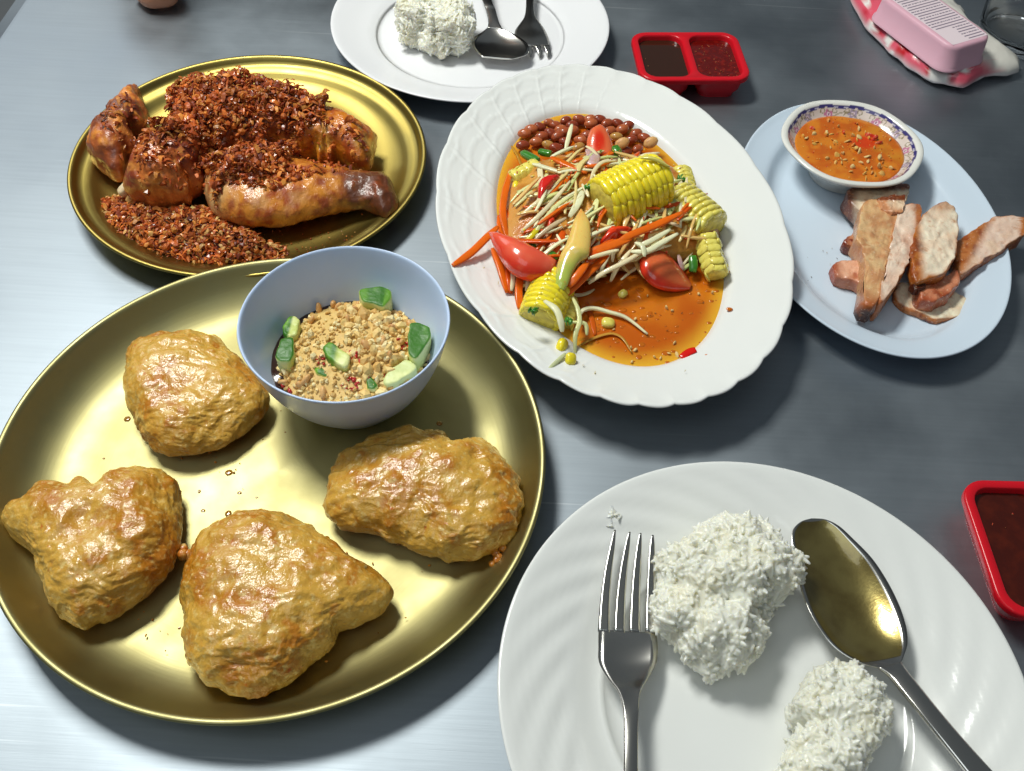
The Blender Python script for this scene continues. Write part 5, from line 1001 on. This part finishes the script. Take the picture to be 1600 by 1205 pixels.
# ------------------------------------------------------------------ red sauce dishes
def rrect(cx, cy, w_, h_, r, ang, z, n=8):
    pts = []
    for qx, qy, a0 in ((1, 1, 0), (-1, 1, PI / 2), (-1, -1, PI), (1, -1, 3 * PI / 2)):
        for k in range(n):
            a = a0 + PI / 2 * k / (n - 1); pts.append((qx * (w_ / 2 - r) + r * math.cos(a), qy * (h_ / 2 - r) + r * math.sin(a)))
    return [(cx + x * math.cos(ang) - y * math.sin(ang), cy + x * math.sin(ang) + y * math.cos(ang), z) for x, y in pts]
def red_dish(c, w_, h_, ang, zt, label, sauces):
    bm = bmesh.new(); ca, sa = math.cos(ang), math.sin(ang)
    def ring(cx, cy, ww, hh, r, z): return [bm.verts.new(Vector((c[0] + (x) * ca - y * sa, c[1] + x * sa + y * ca, z))) for x, y, _ in rrect(cx, cy, ww, hh, r, 0, 0)]
    def loft_(rings):
        for A, B in zip(rings[:-1], rings[1:]):
            for i in range(len(A)): bm.faces.new((A[i], A[(i + 1) % len(A)], B[(i + 1) % len(A)], B[i]))
    def fill(loops):
        es = []
        for l in loops:
            for i in range(len(l)):
                e = bm.edges.get((l[i], l[(i + 1) % len(l)])) or bm.edges.new((l[i], l[(i + 1) % len(l)])); es.append(e)
        bmesh.ops.triangle_fill(bm, edges=es, use_beauty=True)
    rim_in = ring(0, 0, w_ - .22, h_ - .22, 1.35, zt)
    loft_([rim_in, ring(0, 0, w_ - .06, h_ - .06, 1.43, zt - .05), ring(0, 0, w_, h_, 1.46, zt - .18), ring(0, 0, w_ - .02, h_ - .02, 1.44, zt - .45), ring(0, 0, w_ - .16, h_ - .16, 1.36, zt - .5), ]); low = None
    tubw = (w_ - .62 * 3 + .3) / 2; tops = []; unders = []
    rimlow = ring(0, 0, w_ - .3, h_ - .3, 1.3, zt - .5)
    for s in (-1, 1):
        cx = s * (tubw / 2 + .26)
        t0 = ring(cx, 0, tubw, h_ - .95, 1.05, zt); rr_ = [t0]
        for d, z in ((.10, zt - .05), (.18, zt - .2), (.34, zt - .8), (.5, zt - 1.35), (.9, zt - 1.6)): rr_.append(ring(cx, 0, tubw - d, h_ - .95 - d, max(.5, 1.05 - d / 3), z))
        loft_(rr_[::-1]); bm.faces.new(rr_[-1]); tops.append(t0)
        u0 = ring(cx, 0, tubw + .22, h_ - .6, 1.15, zt - .5); uu = [u0]
        for d, z in ((.1, zt - .9), (.3, zt - 1.5), (.8, zt - 1.85), (1.0, .0)): uu.append(ring(cx, 0, tubw + .22 - d, h_ - .6 - d, max(.5, 1.15 - d / 3), z))
        loft_(uu); bm.faces.new(uu[-1][::-1]); unders.append(u0)
    fill([rim_in] + tops); fill([rimlow] + unders)
    bmesh.ops.recalc_face_normals(bm, faces=bm.faces)
    V = np.array([v.co[:] for v in bm.verts]); bm.verts.index_update(); F = [[v.index for v in f.verts] for f in bm.faces]; bm.free()
    o = mk('sauce_dish', V, F, M['red']); tag(o, label, 'sauce dish', 'red two-compartment sauce dishes')
    o.modifiers.new('edges', 'EDGE_SPLIT').split_angle = math.radians(50)
    for s, (lb, mt, bmp, bitsn) in zip((-1, 1), sauces):
        cx = s * (tubw / 2 + .26); zz = zt - .5; pts = []
        R0 = [(x, y) for x, y, _ in rrect(cx, 0, tubw - .27, h_ - .95 - .27, .95, 0, 0)]; V = []
        for q in np.linspace(1e-3, 1, 14):
            for x, y in R0: X = cx + (x - cx) * q; Y = y * q; V.append((c[0] + X * ca - Y * sa, c[1] + X * sa + Y * ca, zz))
        V = np.array(V); V[:, 2] += bmp * fbm(V * 1.5, 3, 4); V[-len(R0):, 2] = zz + .03
        so = tag(mk('dipping_sauce', V, grid_faces(14, len(R0)), mt), lb, 'sauce')
        if bitsn:
            mb = MB()
            for k in range(bitsn):
                X = cx + rnd.uniform(-.45, .45) * (tubw - .5); Y = rnd.uniform(-.45, .45) * (h_ - 1.5); crumb(mb, np.array([c[0] + X * ca - Y * sa, c[1] + X * sa + Y * ca, zz + .03]), rnd.uniform(.05, .11), rnd.choice([lin(190, 70, 40), lin(180, 110, 60), lin(150, 20, 12)]), I1, (1, .7, .4))
            b_ = mb.build('sauce_bits', M['nut'], so); tag(b_, kind='stuff')
    return o
M['redsauce'] = pbr('dark_red_chilli_sauce', lin(92, 12, 8), .12, coat=.5, nc=(2, lin(130, 24, 12), .5, .75), bumps=[(2, .05)])
M['brownsauce'] = pbr('thick_brown_sauce', lin(66, 18, 8), .14, coat=.4, nc=(1.0, lin(84, 26, 10), .45, .7), bumps=[(1.5, .03)])
ZT = 2.2
cr4 = at([(985, 49), (1156, 50), (1170, 124), (1000, 126)], ZT)[:, :2]
c0 = cr4.mean(0); e = (cr4[1] + cr4[2] - cr4[0] - cr4[3]) / 2
red_dish(c0, np.linalg.norm(e) * 1.0, abs(((cr4[0] + cr4[1] - cr4[2] - cr4[3]) / 2)[1]), math.atan2(e[1], e[0]), ZT, 'red plastic two-compartment sauce dish behind the papaya salad platter',
         [('dark brown sauce in the left half of the far red dish', M['soy'], .0, 3), ('red chilli sauce with seeds in the right half of the far red dish', M['redsauce'], .05, 60)])
c1 = at1(1503, 747, ZT)[:2] + np.array([4.7, -4.1])
red_dish(c1 + np.array([0, 0]), 9.6, 8.4, math.radians(2), ZT, 'red plastic sauce dish cut off by the right photo edge beside the near dinner plate',
         [('thick brown chilli sauce in the red dish at the right edge', M['brownsauce'], .03, 5), ('sauce in the hidden right half of the near red dish', M['brownsauce'], .03, 0)])

# ------------------------------------------------------------------ wet wipes pack
M['pack'] = pbr('printed_film', (.7, .7, .68), .25, attr=True, coat=.3, bumps=[(1, .05)])
pk_px = [(1325, -40), (1326, 5), (1345, 42), (1380, 75), (1415, 104), (1440, 122), (1468, 134), (1498, 137), (1520, 131), (1540, 130), (1562, 122), (1600, 112), (1603, 96), (1570, 70), (1530, 35), (1490, 0), (1460, -40), (1400, -60)]
def cf_pack(V, u):
    q = topx(V); d = (q[:, 0] - 1325) * .62 - (q[:, 1]) * .78         # distance across the pack, printed pink on one side
    k = 1 - sstep(40, 62, d + 6 * fbm(V * .8, 2, 3)); c = mixc(lin(226, 222, 212), lin(226, 92, 112), k)
    c = mixc(c, lin(196, 20, 36), k * sstep(.25, .5, fbm(V * .7, 2, 8))); c = mixc(c, lin(240, 236, 230), sstep(.35, .5, fbm(V * 1.1, 2, 21)) * k)
    return mixc(c, lin(236, 226, 226), (1 - sstep(-.15, .25, u)) * .85)
pkp = pillow('wipes_pack', pk_px, .02, 2.1, M['pack'], None, m=30, n=120, flat=.35, mid=.3, disp=lambda P: .10 * fbm(P * .6, 3, 2) + .05 * ridged(P * 1.2, 2, 5), colf=cf_pack, fit=3)
tag(pkp, 'soft pink and white pack of wet wipes with a pink plastic lid', 'wipes pack')
M['lid'] = pbr('pink_plastic', lin(226, 176, 192), .4, sss=.15, sssr=(1, .6, .6))
la = math.atan2(79.1 - 72.0, 31.2 - 35.1); ld = np.array([math.cos(la), math.sin(la)]); lw_ = np.array([math.sin(la), -math.cos(la)])
LW, LL = 4.7, 9.5; lc = np.array([35.0, 71.75]) + lw_ * LW / 2 + ld * LL / 2
rings = [rrect(lc[0], lc[1], LL + .6, LW + .6, 1.4, la, 1.75, 10), rrect(lc[0], lc[1], LL + .55, LW + .55, 1.4, la, 1.95, 10), rrect(lc[0], lc[1], LL + .2, LW + .2, 1.2, la, 2.05, 10), rrect(lc[0], lc[1], LL, LW, 1.2, la, 3.6, 10), rrect(lc[0], lc[1], LL - .12, LW - .12, 1.15, la, 3.86, 10), rrect(lc[0], lc[1], LL - .4, LW - .4, 1.05, la, 3.97, 10), rrect(lc[0], lc[1], LL - .8, LW - .8, .9, la, 4.0, 10), rrect(lc[0], lc[1], .05, .05, .02, la, 4.0, 10)]
lidV = np.array(rings).reshape(-1, 3); lid = mk('lid', lidV, grid_faces(len(rings), 40), M['lid'], pkp)
def on_lid(s, t, z=4.014): p = lc + ld * s + lw_ * t; return (p[0], p[1], z)
mb = MB(); mk_ = lin(124, 108, 128)
def bar(mb, s, t0, t1, w2):
    V = [on_lid(s - w2, t0, 4.007), on_lid(s + w2, t0, 4.007), on_lid(s + w2, t1, 4.007), on_lid(s - w2, t1, 4.007), on_lid(s - w2, t0, 4.014), on_lid(s + w2, t0, 4.014), on_lid(s + w2, t1, 4.014), on_lid(s - w2, t1, 4.014)]
    mb.add(V, [(0, 1, 2, 3), (7, 6, 5, 4), (0, 4, 5, 1), (1, 5, 6, 2), (2, 6, 7, 3), (3, 7, 4, 0)], mk_)
s_ = -LL / 2 + .75; k = 0
while s_ < LL / 2 - 1:
    cut_ = -.1 if s_ < -LL / 2 + 2.8 else -LW / 2 + .55
    if k % 3 == 2:
        t = cut_
        while t < LW / 2 - .6: ww = rnd.uniform(.1, .32); bar(mb, s_, t, min(t + ww, LW / 2 - .55), .06); t += ww + rnd.uniform(.05, .12)
    else: bar(mb, s_, cut_ if k % 2 else cut_ + .15, LW / 2 - .55, .055)
    s_ += .36; k += 1
pv_ = [on_lid(-LL / 2 + .5, -LW / 2 + .42, z_) for z_ in (4.001,)]; c4_ = [(-LL / 2 + .5, -LW / 2 + .42), (LL / 2 - .5, -LW / 2 + .42), (LL / 2 - .5, LW / 2 - .42), (-LL / 2 + .5, LW / 2 - .42)]
Vp = [on_lid(a, b, 4.001) for a, b in c4_] + [on_lid(a, b, 4.006) for a, b in c4_]
mk('label_panel', Vp, [(3, 2, 1, 0), (4, 5, 6, 7), (0, 1, 5, 4), (1, 2, 6, 5), (2, 3, 7, 6), (3, 0, 4, 7)], pbr('pale_label', lin(238, 220, 226), .4), lid, smooth=False)
mb.build('printed_lines', pbr('grey_print', mk_, .5, attr=True), lid, smooth=False)
# thin frame line printed round the panel
fr = MB(); 
for s in (-1, 1):
    pass
# ------------------------------------------------------------------ glass
M['glass'] = pbr('clear_glass', (.97, .98, .98), .01, trans=1, ior=1.48)
gp = [(0.01, .9), (2.6, .95), (3.2, 1.15), (3.45, 1.6), (3.75, 5), (4.05, 10.5), (4.12, 10.62), (4.22, 10.6), (4.26, 10.45), (3.98, 5), (3.72, .8), (3.6, .25), (3.3, .03), (2.6, .12), (.01, .3)]
th = np.linspace(0, 2 * PI, 64, endpoint=False); gc = (44.6, 80.7); V = []
for r, z in interp_prof(gp, 50): V.append(np.stack([gc[0] + r * np.cos(th) * (1 + .006 * np.cos(10 * th)), gc[1] + r * np.sin(th) * (1 + .006 * np.cos(10 * th)), np.full(64, max(z, .01))], 1))
gl = mk('drinking_glass', np.concatenate(V), grid_faces(len(V), 64, flip=True), M['glass']); tag(gl, 'clear drinking glass at the top right corner beside the wipes pack', 'glass')

# ------------------------------------------------------------------ diner across the table
def skinned(name, chains, mat, parent, sub=2):
    vs = []; es = []; rad = []
    for ch in chains:
        b0 = len(vs); link = ch[0][4] if len(ch[0]) > 4 else None
        for i, q in enumerate(ch):
            if i == 0 and link is not None: prev = link; continue
            vs.append(q[:3]); rad.append(q[3]); k = len(vs) - 1
            if i > 0: es.append((prev, k))
            prev = k
    org = worg(parent)
    me = bpy.data.meshes.new(name); me.from_pydata([tuple((np.array(v) - org) * S) for v in vs], es, []); me.materials.append(mat)
    o = bpy.data.objects.new(name, me); col.objects.link(o); o.parent = parent
    md = o.modifiers.new('skin', 'SKIN'); md.use_smooth_shade = True
    sk = me.skin_vertices[0].data if me.skin_vertices else None
    if sk is None: me.skin_vertices_new() if hasattr(me, 'skin_vertices_new') else None
    bpy.context.view_layer.objects.active = o
    if me.skin_vertices:
        for i, r in enumerate(rad): r_ = r if isinstance(r, tuple) else (r, r); me.skin_vertices[0].data[i].radius = (r_[0] * S, r_[1] * S)
        me.skin_vertices[0].data[0].use_root = True
    s2 = o.modifiers.new('smooth', 'SUBSURF'); s2.levels = s2.render_levels = sub
    return o
M['flesh'] = pbr('skin', lin(196, 138, 108), .45, sss=.2, nc=(1, lin(180, 116, 88), .45, .7), bumps=[(5, .02)])
M['shirt'] = pbr('dark_cotton', (.018, .019, .024), .85, bumps=[(.3, .4), (8, .03)])
M['hair'] = pbr('black_hair', (.012, .010, .009), .4, bumps=[(6, .05)])
pe = thing('person', 'person across the table whose closed hand rests at the upper left table corner', 'person', (-18, 112, -75))
body = [[(-12, 112, -22, 15), (-12, 112, 0, 14), (-13, 112, 22, 15), (-18, 115, 34, 12), (-18, 114, 42, 5.5), (-18, 112, 49, 5.5), (-18, 111, 56, 8.5), (-18, 111, 64, 8.5)],
        [(0, 0, 0, 0, 3), (-34, 114, 33, 6), (-41, 108, 14, 5), (-45, 101, 5.2, 4.2), (-42, 94, 3.8, 3.2), (-39, 88, 3.6, 2.6), (-37, 83.5, 4.0, 2.9), (-35.8, 79.6, 4.0, 2.7)],
        [(0, 0, 0, 0, 3), (-2, 114, 33, 6), (6, 110, 14, 5), (8, 104, 2, 4.2), (0, 101, -4, 3.2), (-6, 101, -6, 2.8)]]
skinned('body', body, M['flesh'], pe)
for k, (z, L) in enumerate([(1.15, .85), (2.9, 1.0), (4.7, 1.05), (6.3, .95)]):
    skinned('finger', [[(-35.6, 79.6, z, .95), (-35.0 + L, 77.6, z, .92), (-33.2 + L, 78.0, z, .86), (-33.0 + .6 * L, 80.0, z + .1, .8), (-34.0, 80.8, z + .1, .72)]], M['flesh'], pe)
skinned('thumb', [[(-37, 83, 6.6, 1.2), (-35.0, 81.6, 7.6, 1.05), (-33.4, 79.8, 7.4, .95), (-32.8, 78.6, 6.9, .8)]], M['flesh'], pe)
shirt = [[(-12, 112, -24, 19), (-12, 111, 0, 19), (-13, 112, 22, 20), (-18, 115, 36, 12)], [(0, 0, 0, 0, 3), (-35, 114, 32, 8), (-42, 107, 13, 6.6), (-45.5, 100, 5.6, 5.6), (-43, 95.5, 4.6, 4.8)], [(0, 0, 0, 0, 3), (-1, 114, 32, 8), (7, 110, 13, 6.6), (8.5, 104, 2, 5.6), (1, 101, -4, 4.6)]]
skinned('shirt', shirt, M['shirt'], pe)
v = I3[0] * np.array([9.2, 10, 11]) + np.array([-18, 112.5, 63]); v = v[:]; mk('hair', v, I3[1], M['hair'], pe)
